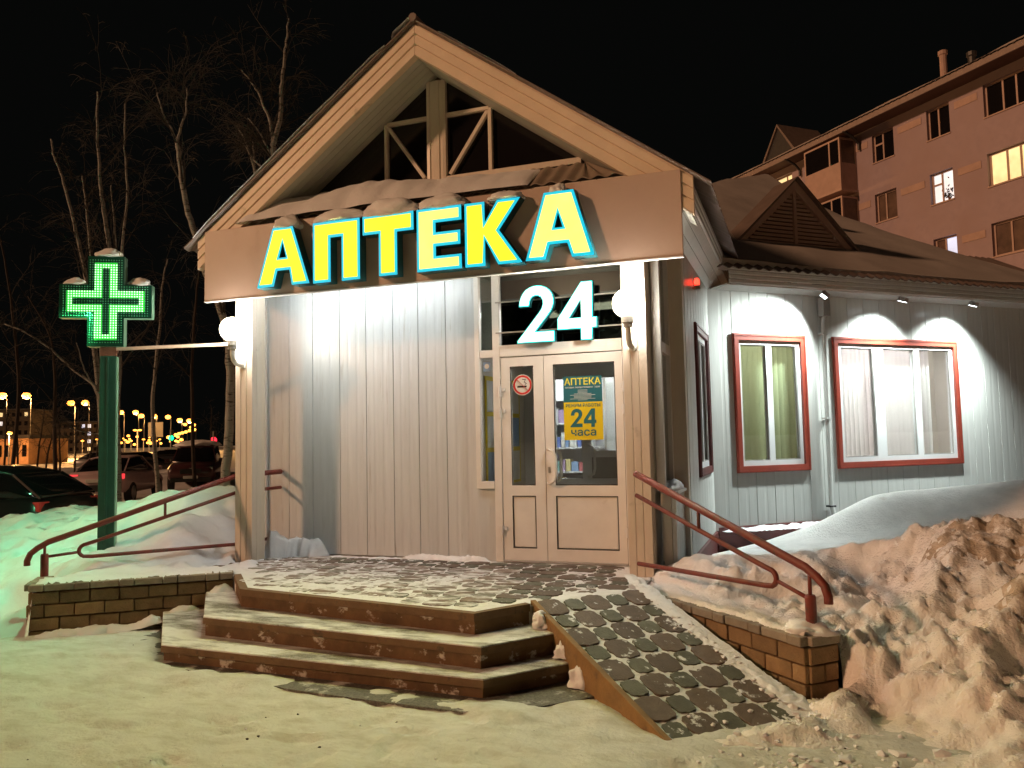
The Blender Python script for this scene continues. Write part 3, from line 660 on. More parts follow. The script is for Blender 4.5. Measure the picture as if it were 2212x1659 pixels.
# dormer with louvres
DM = MB(); DO = -.55; dc, dh, dwid, dz0 = 1.97, 5.38, 1.08, 4.42
for sg in (-1, 1):
    B = MB(); B.prism([(dwid + .04, dz0 - .05), (0, dh), (0, dh - .16), (dwid - .11, dz0 - .05)], lambda a, z, t: wing(dc + sg * a, DO + .05 - t, z), 0, .06)
    o = B.build('dormer_board', M['apt_frame'], PH, fix=True)
    B = MB(); B.prism([(dwid + .10, dz0 - .08), (-.0, dh + .035), (0, dh + .005), (dwid + .07, dz0 - .10)], lambda a, z, t: wing(dc + sg * a, DO + .12 - t, z), 0, .5)
    B.build('dormer_roof', M['roof'], PH, fix=True)
DB = MB().prism([(-dwid + .1, dz0 - .04), (dwid - .1, dz0 - .04), (0, dh - .14)], lambda a, z, t: wing(dc + a, DO - t, z), .03, .08).build('dormer', M['dark'], PH, fix=True)
for k in range(14):
    z = dz0 + k * .058; hw = (dh - .15 - z) / (dh - dz0) * (dwid) - .03
    if hw < .08: continue
    for a, b_ in ((-hw, -.03), (.03, hw)):
        MB().prism([(.0, z), (.028, z - .012), (.024, z + .030), (-.01, z + .052)], lambda o, zz, t: wing(dc + t, DO + o - .01, zz), a, b_).build('slat', M['apt_frame'], DB, fix=True)
MB().obox(wing(dc, DO, 0), WD, WN, Z3, -.028, .028, 0, .03, dz0 - .04, dh - .16).build('dormer_mullion', M['apt_frame'], PH)
MB().lathe(wing(3.2, -2.0, 5.0), [(.0, 0), (.10, 0), (.10, .55), (.17, .6), (.17, .68), (.0, .72)], 12).build('roof_vent', M['dark'], PH)
# floodlights under the wing eave
for i, (s, lab) in enumerate(((1.53, 'small square floodlight under the eave above the narrow window'), (2.91, 'small square floodlight under the eave, middle of the three'), (4.28, 'small square floodlight under the eave, farthest from the porch'))):
    p = wing(s, .43, 3.50); F_ = thing('floodlight', p, lab, 'floodlight', 'floodlights under the wing eave')
    ax = (-WN * .34 - WD * (.62 if i == 0 else .12) - Z3 * (.8 if i == 0 else .97)).normalized(); ay = ax.cross(Z3).normalized(); az = ay.cross(ax)
    MB().obox(p, ax, ay, az, -.035, .02, -.06, .06, -.05, .05).build('housing', M['grey'], F_, bevel=.006)
    MB().obox(p, ax, ay, az, .0205, .024, -.05, .05, -.04, .04).build('lens', M['e_flood'], F_)
    MB().tube([p + ay * .07, p + ay * .07 + Z3 * .05, p - ay * .07 + Z3 * .05, p - ay * .07], .006, 6).build('bracket', M['steel'], F_)
    ld = bpy.data.lights.new('flood_beam', 'SPOT'); ld.energy = 560; ld.color = (.90, 1.0, .96); ld.spot_size = R_(120); ld.spot_blend = 1.0; ld.shadow_soft_size = .05
    lo = link('flood_beam', ld, F_); lo.location = p + ax * .05; lo.rotation_euler = ax.to_track_quat('-Z', 'Y').to_euler(); par(lo, F_)
# downpipe on the wing wall
DP = thing('downpipe', wing(1.83, .06, .3), 'white downpipe between the two red-framed windows', 'downpipe')
MB().tube([wing(1.83, .10, 3.3), wing(1.83, .07, 3.2), wing(1.83, .06, .75), wing(1.84, .12, .5), wing(1.86, .2, .36)], .032, 10).build('pipe', M['siding_cool'], DP, smooth=True)
MB().obox(wing(1.83, .09, 3.42), WD, WN, Z3, -.06, .06, -.05, .06, -.14, .12).build('hopper', M['grey'], DP, bevel=.01)
for z in (3.05, 1.9, .72): MB().obox(wing(1.83, .06, z), WD, WN, Z3, -.045, .045, -.05, .04, -.012, .012).build('clip', M['dark'] if z < 1 else M['siding_cool'], DP)
# alarm beacon
BC = thing('alarm_beacon', (-1.05, 8.84, 3.39), 'small glowing red alarm beacon high on the side wall', 'beacon')
MB().lathe((-1.0, 8.84, 3.30), [(0, 0), (.035, 0), (.035, .05), (0, .05)], 12).build('base', M['grey'], BC, smooth=False)
MB().lathe((-1.0, 8.84, 3.352), [(.03, 0), (.03, .05), (.02, .075), (0, .08)], 12).build('lens', M['e_beacon'], BC, smooth=True)
MB().box(-1.05, -1.0, 8.83, 8.85, 3.31, 3.33).build('bracket', M['grey'], BC)
# ------------------------------------------------------------------ fascia sign
SG = thing('fascia_sign', (-3.5, 7.05, 3.29), 'long brown sign board with glowing yellow and cyan letters above the entrance', 'sign')
MB().box(-6.13, -.905, 7.05, 7.085, 3.295, 4.075).build('board', M['board'], SG, bevel=.004)
MB().box(-6.13, -.905, 7.045, 7.09, 3.282, 3.293).build('edge_trim', M['pvc_w'], SG)
for x in (-5.9, -4.6, -2.6, -1.15): MB().box(x, x + .03, 7.07, 7.12, 4.06, 4.10).build('bolt', M['steel'], SG)
LT = [
 ('A', [(-5.337,3.352),(-5.123,3.352),(-5.079,3.515),(-4.932,3.515),(-4.903,3.352),(-4.684,3.352),(-4.889,3.976),(-5.14,3.976)], [[(-5.013,3.81),(-5.056,3.655),(-4.974,3.655)]], 'e_ylw'),
 ('P', [(-4.645,3.974),(-4.09,3.974),(-4.09,3.342),(-4.305,3.342),(-4.305,3.80),(-4.432,3.80),(-4.432,3.342),(-4.645,3.342)], [], 'e_ylw'),
 ('T', [(-4.06,3.975),(-3.485,3.975),(-3.485,3.78),(-3.669,3.78),(-3.669,3.349),(-3.877,3.349),(-3.877,3.78),(-4.06,3.78)], [], 'e_ylw'),
 ('E', [(-3.455,3.973),(-2.974,3.973),(-2.974,3.822),(-3.248,3.822),(-3.248,3.729),(-2.988,3.729),(-2.988,3.588),(-3.248,3.588),(-3.248,3.495),(-2.977,3.495),(-2.977,3.349),(-3.455,3.349)], [], 'e_pale'),
 ('K', [(-2.944,3.971),(-2.734,3.971),(-2.734,3.768),(-2.608,3.972),(-2.37,3.972),(-2.588,3.678),(-2.36,3.348),(-2.607,3.348),(-2.734,3.60),(-2.734,3.348),(-2.944,3.348)], [], 'e_ylw'),
 ('A', [(-2.337,3.352),(-2.138,3.352),(-2.096,3.486),(-1.93,3.486),(-1.889,3.352),(-1.675,3.352),(-1.856,3.98),(-2.144,3.98)], [[(-2.01,3.775),(-2.043,3.642),(-1.973,3.642)]], 'e_pale')]
for ch, poly, holes, em in LT:
    fn = lambda x, z, t: Vector((x, 6.93 + t, z))
    bod = link('letter', curve_mesh('letter', [poly] + holes, M['letter_side'], fn, .118), SG)
    hl = [inset(h, -.004) for h in holes]
    link('rim', curve_mesh('rim', [inset(poly, .003)] + hl, M['e_cyan'], lambda x, z, t: Vector((x, 6.924 + t, z)), .005), bod)
    link('face', curve_mesh('face', [inset(poly, .030)] + [inset(h, -.026) for h in holes], M[em], lambda x, z, t: Vector((x, 6.916 + t, z)), .007), bod)
    xs_ = [p[0] for p in poly]; lamp('AREA', 'letter_light', SG, ((min(xs_) + max(xs_)) / 2, 6.905, 3.66), 26, (1.0, .98, .31), (max(xs_) - min(xs_)) * .8, .5, (0, -1, 0))
# 24
NS = thing('number_sign', (-2.25, 7.6, 2.67), 'glowing white numerals 24 on rails in front of the transom glass', 'sign')
D2 = [(-2.645,3.045),(-2.638,3.10),(-2.62,3.15),(-2.60,3.185),(-2.57,3.218),(-2.53,3.24),(-2.485,3.254),(-2.44,3.257),(-2.395,3.25),(-2.35,3.232),(-2.312,3.203),(-2.287,3.165),(-2.273,3.12),(-2.270,3.075),(-2.280,3.03),(-2.30,2.988),(-2.332,2.945),(-2.466,2.787),(-2.268,2.787),(-2.268,2.674),(-2.67,2.674),(-2.668,2.70),(-2.43,2.98),(-2.402,3.02),(-2.39,3.06),(-2.392,3.10),(-2.408,3.13),(-2.438,3.147),(-2.465,3.148),(-2.492,3.14),(-2.512,3.12),(-2.525,3.09),(-2.531,3.045)]
D4 = [(-1.987,3.256),(-1.868,3.256),(-1.876,2.897),(-1.832,2.897),(-1.832,2.788),(-1.880,2.788),(-1.884,2.669),(-2.002,2.669),(-2.002,2.784),(-2.242,2.784),(-2.24,2.898)]
for poly, holes in ((D2, []), (D4, [[(-1.995,3.07),(-1.995,2.897),(-2.112,2.897)]])):
    o = link('digit', curve_mesh('digit', [poly] + holes, M['letter_side'], lambda x, z, t: Vector((x, 7.60 + t, z)), .06), NS)
    link('rim', curve_mesh('rim', [inset(poly, .002)] + [inset(h, -.002) for h in holes], M['e_24c'], lambda x, z, t: Vector((x, 7.595 + t, z)), .004), o)
    link('face', curve_mesh('face', [inset(poly, .011)] + [inset(h, -.009) for h in holes], M['e_24'], lambda x, z, t: Vector((x, 7.589 + t, z)), .005), o)
for z in (2.80, 3.12): MB().box(-2.93, -1.60, 7.665, 7.680, z, z + .013).build('rail', M['grey'], NS)
lamp('AREA', 'digit_light', NS, (-2.25, 7.58, 2.96), 22, (1.0, .96, .72), .8, .5, (0, -1, 0))
# globe lamps on the columns
def globe(x, z, label):
    G = thing('globe_lamp', (x, 7.2, z - .35), label, 'lamp', 'globe lamps on the porch columns')
    c = Vector((x, 7.03, z)); n = 16
    MB().lathe(c, [(.134 * math.sin(math.pi * k / n), -.134 * math.cos(math.pi * k / n)) for k in range(n + 1)], 28).build('globe', M['e_globe'], G, smooth=True)
    lamp('POINT', 'globe_light', G, c, 130, (1.0, .91, .78), .12)
    MB().lathe(c - Z3 * .215, [(0, 0), (.045, 0), (.045, .03), (.052, .04), (.052, .105), (0, .105)], 16).build('socket', M['grey'], G)
    MB().tube([c - Z3 * .21, c - Z3 * .27, c + Vector((0, .02, -.33)), c + Vector((0, .06, -.365)), c + Vector((0, .12, -.375)), c + Vector((0, .17, -.375))], .026, 10).build('arm', M['white'], G, smooth=True)
    MB().lathe(c + Vector((0, .17, -.375)), [(0, -.012), (.045, -.012), (.045, 0.0), (0, 0)], 14, (0, 1, 0)).build('wall_plate', M['white'], G)
globe(-5.735, 2.955, 'glowing white globe lamp on the column beside the green cross')
globe(-1.415, 2.905, 'glowing white globe lamp on the column beside the door')
# tube lamp hidden under the canopy, behind the sign
TL = thing('tube_lamp', (-4.6, 7.4, 3.5), 'white tube lamp under the canopy behind the sign board', 'lamp')
MB().box(-5.5, -3.4, 7.16, 7.24, 3.465, 3.502).build('housing', M['white'], TL)
MB().tube([(-5.47, 7.20, 3.445), (-3.43, 7.20, 3.445)], .018, 10).build('tube', M['e_tube'], TL, smooth=True)

# ------------------------------------------------------------------ door stickers and posters
PO = thing('poster', (-2.03, 7.73, 1.69), 'teal and yellow opening-hours poster on the door glass', 'poster')
px0, px1, pz0, pzm, pz1 = -2.235, -1.835, 1.685, 2.065, 2.325
MB().box(px0, px1, 7.734, 7.738, pzm, pz1).build('upper_print', M['teal'], PO); MB().box(px0, px1, 7.734, 7.738, pz0, pzm - .001).build('lower_print', M['yellow'], PO)
pc = (px0 + px1) / 2
def ptext(s, size, z, m_, sx=1, bold=0): link('lettering', text_mesh('lettering', s, size, M[m_], lambda x, y, t: Vector((pc + x, 7.7325 + t, z + y)), .001, sx=sx, bold=bold), PO)
ptext('АПТЕКА', .094, 2.238, 'yellow_t', 1.0, .0012)
ptext('готовых лекарственных форм', .026, 2.205, 'white', .95)
ptext('РЕЖИМ РАБОТЫ', .044, 2.015, 'teal', .98, .001)
ptext('часа', .105, 1.728, 'teal', 1.15, .002)
def pnum(poly, hole, x0, k):
    f = lambda x, z, t: Vector((pc + x0 + x * k, 7.7325 + t, 1.812 + (z - 2.67) * k)); link('lettering', curve_mesh('lettering', [poly] + hole, M['teal'], f, .001), PO)
pnum([(x + 2.67, z) for x, z in D2], [], -.135, .315); pnum([(x + 2.242, z) for x, z in D4], [[(.247, 3.07), (.247, 2.897), (.13, 2.897)]], .005, .315)
r = random.Random(2)
for i in range(9):
    hw = r.choice((.05, .13, .09, .17)); MB().box(pc - hw, pc + hw, 7.7325, 7.7335, 2.183 - i * .0125, 2.183 - i * .0125 + .0032).build('small_print', M['white'], PO)
NSM = thing('no_smoking_sticker', (-2.68, 7.735, 2.25), 'round red and white no-smoking sticker on the narrow door leaf', 'sticker')
sc_ = (-2.672, 2.262)
def ring(r0, r1, y, m_, n=40, name='ring'):
    B = MB(); pts = [(math.cos(2 * math.pi * k / n), math.sin(2 * math.pi * k / n)) for k in range(n)]
    link(name, curve_mesh(name, [[(a * r1, b * r1) for a, b in pts]] + ([[(a * r0, b * r0) for a, b in pts]] if r0 else []), M[m_], lambda x, z, t: Vector((sc_[0] + x, y + t, sc_[1] + z)), .001), NSM)
ring(0, .108, 7.739, 'white', name='disc'); ring(.080, .100, 7.7375, 'sred')
MB().box(sc_[0] - .055, sc_[0] + .045, 7.7372, 7.7382, sc_[1] - .026, sc_[1] - .008).build('cigarette', M['black'], NSM)
MB().tube([(sc_[0] + .03, 7.7375, sc_[1] + .004), (sc_[0] + .045, 7.7375, sc_[1] + .012), (sc_[0] + .02, 7.7375, sc_[1] + .03), (sc_[0] + .035, 7.7375, sc_[1] + .055), (sc_[0] + .0, 7.7375, sc_[1] + .058)], .004, 5).build('smoke', M['black'], NSM)
MB().bar((sc_[0] - .062, 7.736, sc_[1] + .062), (sc_[0] + .062, 7.736, sc_[1] - .062), .001, .018, upv=(0, -1, 0)).build('slash', M['sred'], NSM)
ST = MB().box(-3.105, -3.03, 7.748, 7.752, 2.42, 2.52).build('alarm_sticker', bc[5]); tag(ST, 'small blue security sticker on the sidelight glass', 'sticker')
MB().lathe((-3.067, 7.747, 2.475), [(0, 0), (.026, 0), (.026, .0008), (0, .0008)], 16, (0, 1, 0)).build('badge', M['white'], ST)

# ------------------------------------------------------------------ green cross sign
fl = Vector((fw.x, fw.y, 0)).normalized(); rl = Vector((rt.x, rt.y, 0)).normalized()
cA = R_(11); CD = rl * math.cos(cA) + fl * math.sin(cA); CN = fl * math.cos(cA) - rl * math.sin(cA)
CP = at(229, 651, 8.88); CG = Vector((CP.x, CP.y, 0)) + CN * .06
CS = thing('cross_sign', CG, 'lit green pharmacy cross on a tall green post', 'sign')
cz, AXc, AZc, hw_ = CP.z, .478, .508, .188
def crossp(ax, az, h): return [(-h, -az), (h, -az), (h, -h), (ax, -h), (ax, h), (h, h), (h, az), (-h, az), (-h, h), (-ax, h), (-ax, -h), (-h, -h)]
fc = lambda y0: (lambda x, z, t: Vector((CP.x, CP.y, cz + z)) + CD * x + CN * (y0 + t))
link('cabinet', curve_mesh('cabinet', [crossp(AXc, AZc, hw_)], M['green_side'], fc(0), .12), CS)
def inside(x, z, ax, az, h): return (abs(x) <= h and abs(z) <= az) or (abs(z) <= h and abs(x) <= ax)
for y0, sgn in ((-.007, -1), (.1215, 1)):
    link('face', curve_mesh('face', [crossp(AXc, AZc, hw_)], M['greenface'], fc(y0), .006), CS)
    yl = y0 - .003 if sgn < 0 else y0 + .007
    link('light_band', curve_mesh('light_band', [crossp(.408, .438, .118), crossp(.345, .375, .036)], M['e_ring'], fc(yl), .003), CS)
    P = .0272; lit, off = MB(), MB(); yd = yl - .002 if sgn < 0 else yl + .004
    for i_ in range(-18, 19):
        for j_ in range(-18, 19):
            x, z = i_ * P, j_ * P
            if not inside(x, z, AXc - .02, AZc - .02, hw_ - .018): continue
            on = inside(x, z, .402, .432, .112) and not inside(x, z, .335, .365, .045)
            b_ = lit if on else off; R0 = .0095 if on else .0075; f = fc(yd)
            vs = [f(x + R0 * math.cos(k * math.pi / 3), z + R0 * math.sin(k * math.pi / 3), 0) for k in range(6)] + [f(x, z, .006 * sgn)]
            b_.add(vs, [(k, (k + 1) % 6, 6) for k in range(6)])
    tag(lit.build('lit_led', M['e_led'], CS), kind='stuff'); tag(off.build('unlit_led', M['led_off'], CS), kind='stuff')
lamp('AREA', 'cross_light', CS, tuple(fc(-.12)(-.1, -.1, 0)), 40, (.22, 1.0, .45), .2, .2, tuple(-CN * .55 - CD * .75 - Z3 * .8)).data.spread = R_(120)
lamp('AREA', 'cross_light', CS, tuple(fc(.30)(-.15, -.1, 0)), 38, (.22, 1.0, .45), .2, .2, tuple(-CD * .7 + CN * .5 - Z3 * .9)).data.spread = R_(130)
zt_ = cz - AZc
MB().obox(CG, CD, CN, Z3, -.065, .105, -.03, .03, .1, zt_ - .10).obox(CG, CD, CN, Z3, .005, .030, -.038, -.029, .1, zt_ - .11).build('post', M['green'], CS, bevel=.008)
MB().obox(CG, CD, CN, Z3, .1055, .118, -.028, .028, .1, zt_ - .11).build('post_edge', M['green_side'], CS)
MB().obox(CG, CD, CN, Z3, -.062, .10, -.029, .029, zt_ - .099, zt_ + .002).build('neck', M['rust'], CS)
MB().bar(CG + CD * .1 + Z3 * (zt_ - .02), (-5.85, 7.3, 2.835), .035, .035).build('brace', M['barge'], CS)
# snow caps
def lump(name, c, rx, ry, rz_, seed, label, m_='snow', flat=.25, cat='snow', amp=.22):
    bm = bmesh.new(); bmesh.ops.create_icosphere(bm, subdivisions=4, radius=1)
    for v in bm.verts:
        d = v.co.copy(); n_ = 1 + amp * noise.noise(d * 1.7 + Vector((seed * 3.1, seed, 0))) + amp * .35 * noise.noise(d * 5 + Vector((0, seed, seed)))
        # boxy superellipse footprint with a flat bottom
        k = (abs(d.x) ** 3 + abs(d.y) ** 3 + 1e-6) ** (1 / 3); rr_ = math.hypot(d.x, d.y) + 1e-6; f = min(1.35, rr_ / k)
        z = d.z if d.z > 0 else d.z * flat
        v.co = Vector((c[0] + d.x * rx * n_ * f, c[1] + d.y * ry * n_ * f, c[2] + z * rz_ * n_))
    me = bpy.data.meshes.new(name); bm.to_mesh(me); bm.free(); me.materials.append(M[m_]); me.polygons.foreach_set('use_smooth', [True] * len(me.polygons))
    o = link(name, me); tag(o, label, cat, kind='stuff'); return o
lump('snow_cap', tuple(fc(.055)(0, AZc + .012, 0)), .165, .085, .085, 1, 'snow cap on the top arm of the green cross')
lump('snow_cap', tuple(fc(.055)(-.335, hw_ + .010, 0)), .132, .075, .07, 2, 'snow cap on the left arm of the green cross')
lump('snow_cap', tuple(fc(.055)(.335, hw_ + .010, 0)), .132, .075, .08, 3, 'snow cap on the right arm of the green cross')
for i, (x, wd, h, lab) in enumerate(((-5.0, .15, .12, 'snow heap on top of the first letter of the sign'), (-4.37, .27, .10, 'snow heap on top of the second letter of the sign'), (-3.78, .28, .15, 'big snow heap on top of the third letter of the sign'), (-3.2, .25, .11, 'snow heap on top of the fourth letter of the sign'), (-2.55, .17, .07, 'snow heap on top of the fifth letter of the sign'), (-2.02, .075, .075, 'small snow lump on top of the last letter of the sign'))):
    lump('snow_cap', (x, 7.0, 3.985), wd * 1.08, .09, h * 1.1, i + 5, lab, amp=.26)
# snow lying on the lean-to roof
B = MB(); nx, ny = 130, 12
for j in range(ny + 1):
    v = j / ny
    for i in range(nx + 1):
        u = i / nx; x = lerp(-5.75, -2.35, u); e = min(1, u * 8, (1 - u) * 2.6); e = math.sqrt(max(0, e)); prof = math.sin(math.pi * min(1, .10 + v * .9)) ** .6
        th = (.135 + .085 * noise.noise(Vector((x * 2.1, 1.3, 0))) + .03 * noise.noise(Vector((x * 6, v * 2, 5)))) * e * prof - .01
        y = lerp(7.55, 7.08 - .07 * e * (1 + .9 * noise.noise(Vector((x * 3.1, 0, 2)))), v); z = lerp(4.43, 4.135, v) + th; zi = z if abs(x - AX) < 2.0 else min(z, rz(x) + .0 - .02 if v < .5 else z)
        B.v.append((x, y, zi))
for j in range(ny):
    for i in range(nx): a = j * (nx + 1) + i; B.f.append((a, a + nx + 1, a + nx + 2, a + 1))
tag(B.build('canopy_snow', M['snow'], smooth=True), 'long roll of snow on the little roof behind the sign letters', 'snow', kind='stuff')
# snow remnants on the gable roof edges
def roofsnow(sg, t0, t1, seed, lab, h0=.05):
    B = MB(); n, m_ = 80, 8
    for j in range(m_ + 1):
        for i in range(n + 1):
            u = i / n; t = lerp(t0, t1, u); v = j / m_; e = min(1, u * 14, (1 - u) * 14) * math.sin(math.pi * (.08 + .84 * v)) ** .5
            x = AX + sg * t; B.v.append((x, 7.015 + v * 1.1, rz(x) + .015 + (h0 + .022 * fbm(t, seed, 2.3, 3)) * max(0, e)))
    for j in range(m_):
        for i in range(n): a = j * (n + 1) + i; B.f.append((a, a + 1, a + n + 2, a + n + 1) if sg > 0 else (a, a + n + 1, a + n + 2, a + 1))
    tag(B.build('gable_snow', M['snow'], smooth=True), lab, 'snow', kind='stuff')
roofsnow(-1, .32, 2.75, 1, 'strip of snow along the left edge of the gable roof', .055); roofsnow(1, .28, 1.1, 2, 'thin strip of snow on the right edge of the gable roof', .03)
roofsnow(-1, .03, .24, 3, 'curled snow remnant by the gable peak', .085)

# ------------------------------------------------------------------ porch, steps, ramp
PO_ = thing('porch', (-3.5, 6.6, 0), 'raised porch paved with brown and green interlocking stones', 'porch')
C1, RU = Vector((-1.97, 5.83, 0)), Vector((.69, -.724, 0)).normalized(); RV = Vector((-RU.y, RU.x, 0)); RL, RW = 1.78, 1.04
porch_poly = [(-5.95, 7.8), (-5.70, 6.75), (-5.20, 6.42), (-4.62, 5.80), (-2.26, 5.40), (-1.97, 5.83), (-1.32, 6.48), (-1.28, 7.8)]
MB().prism(porch_poly, lambda a, b, z: Vector((a, b, z)), -.05, PZ - .02).build('platform', M['snow_fill'], PO_, fix=True)
def grid_bed(name, x0, x1, y0, y1, st, fn, keep, parent):
    B = MB(); idx = {}; nx, ny = int((x1 - x0) / st), int((y1 - y0) / st)
    for j in range(ny + 1):
        for i in range(nx + 1):
            x, y = x0 + i * st, y0 + j * st
            if keep(x, y): idx[(i, j)] = len(B.v); B.v.append(tuple(fn(x, y)))
    for (i, j) in list(idx):
        q = [idx.get(k) for k in ((i, j), (i + 1, j), (i + 1, j + 1), (i, j + 1))]
        if None not in q: B.f.append(tuple(q))
    return B.build(name, M['snow_fill'], parent, smooth=True)
def dust(x, y): return max(0, min(1, (-2.5 - x) / 1.2)) * max(0, min(1, (7.2 - y) / .8))
grid_bed('snow_bed', -5.7, -1.3, 5.4, 7.78, .028, lambda x, y: Vector((x, y, PZ - .006 + .006 * fbm(x, y, 5, 3) + .006 * fbm(x, y, 21, 2) + .0045 * dust(x, y))), lambda x, y: inpoly(x, y, porch_poly), PO_)
MB().prism([(-5.18, 6.40), (-4.62, 5.79), (-2.265, 5.39), (-1.99, 5.80), (-2.02, 5.83), (-2.285, 5.425), (-4.60, 5.83), (-5.15, 6.42)], lambda a, b, z: Vector((a, b, z)), .31, PZ - .055).build('riser', M['riser'], PO_, fix=True)
MB().prism([(-5.20, 6.41), (-4.63, 5.78), (-2.262, 5.375), (-1.98, 5.80), (-2.03, 5.84), (-2.285, 5.445), (-4.60, 5.85), (-5.15, 6.45)], lambda a, b, z: Vector((a, b, z)), PZ - .055, PZ + .002).build('edge_slab', M['lip'], PO_, fix=True)
def stone(hx, hy, lob, n=24, th=.03):
    pts = []
    for k in range(n):
        a = 2 * math.pi * (k + .5) / n; sq = 1 / max(abs(math.cos(a)), abs(math.sin(a))) ** .42
        rr_ = sq * (1 + lob * math.cos(8 * a)) * .97; pts.append((hx * math.cos(a) * rr_, hy * math.sin(a) * rr_))
    B = MB(); B.v = [(x, y, -th) for x, y in pts] + [(x, y, -.004) for x, y in pts] + [(x * .97, y * .97, 0) for x, y in pts]
    B.f = [(i + k * n, (i + 1) % n + k * n, (i + 1) % n + (k + 1) * n, i + (k + 1) * n) for k in (0, 1) for i in range(n)] + [tuple(range(2 * n, 3 * n))]
    return B
PX, PY = .232, .188
sb, ss = stone(.133, .108, .045), stone(.095, .077, .055)
big = [sb.mesh('paving_stone', M[k]) for k in ('paver_b', 'paver_bs')]; sml = [ss.mesh('paving_stone', M[k]) for k in ('paver_g', 'paver_gs')]
r = random.Random(9)
inner = [(-5.60, 7.70), (-5.5, 6.85), (-5.06, 6.52), (-4.52, 5.93), (-2.33, 5.56), (-2.03, 5.97), (-1.42, 6.6), (-1.42, 7.19), (-1.53, 7.19), (-1.56, 7.70)]
for i in range(40):
    for j in range(20):
        x = -5.7 + i * PX + r.uniform(-.004, .004); y = 5.5 + j * PY + r.uniform(-.004, .004)
        if not inpoly(x, y, inner): continue
        bare = (x > -2.35 - (y - 6.3) * .25) or (y > 7.35 and x > -4.9)
        o = link('paving_stone', (big if (i + j) % 2 == 0 else sml)[0 if bare else 1], PO_); o.location = Vector((x, y, PZ + r.uniform(-.004, .003))); o.rotation_euler = (r.uniform(-.01, .01), r.uniform(-.01, .01), r.uniform(-.04, .04)); o.matrix_parent_inverse = wmat(PO_).inverted()
RP = thing('ramp', C1, 'sloping ramp of dark interlocking stones with snow in the joints', 'ramp')
def rp(u, v, dz=0): return C1 + RU * u + RV * v + Vector((0, 0, lerp(PZ, -.015, u / RL) + dz))
B = MB(); B.add([rp(-.02, .03, -.03), rp(RL + .1, .03, -.03), rp(RL + .1, RW + .06, -.03), rp(-.02, RW + .06, -.03), rp(-.02, .03, -.6), rp(RL + .1, .03, -.2), rp(RL + .1, RW + .06, -.2), rp(-.02, RW + .06, -.6)], [(3, 2, 1, 0), (4, 5, 6, 7), (0, 1, 5, 4), (1, 2, 6, 5), (2, 3, 7, 6), (3, 0, 4, 7)])
B.build('bed', M['snow_fill'], RP, fix=True)
grid_bed('snow_bed', -.02, RL + .08, .03, RW + .05, .024, lambda u, v: rp(u, v, -.007 + .007 * fbm(u, v, 5, 3) + .006 * fbm(u, v, 22, 2) + max(0, v - RW + .16) * .10), lambda u, v: True, RP)
B = MB(); P8 = [rp(-.04, 0, .008), rp(RL + .02, 0, .008), rp(RL + .02, .045, .008), rp(-.04, .045, .008), rp(-.04, 0, -.55), rp(RL + .02, 0, -.1), rp(RL + .02, .045, -.1), rp(-.04, .045, -.55)]
B.add(P8, [(3, 2, 1, 0), (4, 5, 6, 7), (0, 1, 5, 4), (1, 2, 6, 5), (2, 3, 7, 6), (3, 0, 4, 7)]); B.build('side_board', M['rampside'], RP, fix=True, bevel=.006)
sl = math.atan2(PZ + .015, RL); rot = Matrix((RU * math.cos(sl) - Z3 * math.sin(sl), RV, RU * math.sin(sl) + Z3 * math.cos(sl))).transposed()
for i in range(9):
    for j in range(6):
        u, v = .09 + i * PX * .96, .13 + j * PY
        if v > RW - .0 or u > RL - .03: continue
        o = link('paving_stone', (big if (i + j) % 2 == 0 else sml)[0], RP); o.rotation_euler = (rot @ Matrix.Rotation(r.uniform(-.04, .04), 3, 'Z')).to_euler(); o.location = rp(u, v, r.uniform(-.002, .005)); o.matrix_parent_inverse = wmat(RP).inverted()
FS = thing('front_steps', (-3.4, 5.0, 0), 'broad flight of faceted stone steps dusted with snow below the porch', 'steps')
def step(A, Bp, Cp, wl, z, zb):
    A, Bp, Cp, wl = [Vector((*p, 0)) for p in (A, Bp, Cp, wl)]; back = Vector((-3.4, 6.3, 0))
    poly = [tuple(wl.xy), tuple(A.xy), tuple(Bp.xy), tuple(Cp.xy), (-2.0, 6.0), (-3.4, 6.2), (-5.0, 6.6)]
    k = .985; cen = Vector((-3.4, 6.2)); pin = [(cen.x + (x - cen.x) * .992, cen.y + (y - cen.y) * .985) for x, y in poly]
    MB().prism(pin, lambda a, b, zz: Vector((a, b, zz)), zb, z - .062).build('riser', M['riser'], FS, fix=True)
    MB().prism(poly, lambda a, b, zz: Vector((a, b, zz)), z - .062, z).build('tread', M['tread'], FS, fix=True, bevel=.006)
    MB().prism([(x + (x - cen.x) * .0015, y + (y - cen.y) * .0022) for x, y in poly], lambda a, b, zz: Vector((a, b, zz)), z - .060, z - .010).build('lip', M['lip'], FS, fix=True)
step((-4.67, 5.38), (-2.10, 5.10), (-1.72, 5.60), (-5.42, 6.28), .31, .15)
step((-4.80, 5.06), (-2.01, 4.91), (-1.55, 5.46), (-5.72, 6.05), .155, -.05)
MB().prism([(-5.90, 5.86), (-5.0, 4.98), (-4.2, 4.90), (-3.4, 4.74), (-2.6, 4.68), (-2.05, 4.66), (-1.7, 4.80), (-1.3, 5.2), (-1.5, 5.5), (-4.8, 5.3), (-5.5, 6.1)], lambda a, b, z: Vector((a, b, z)), -.04, .026).build('base_slab', M['concrete'], FS, fix=True)

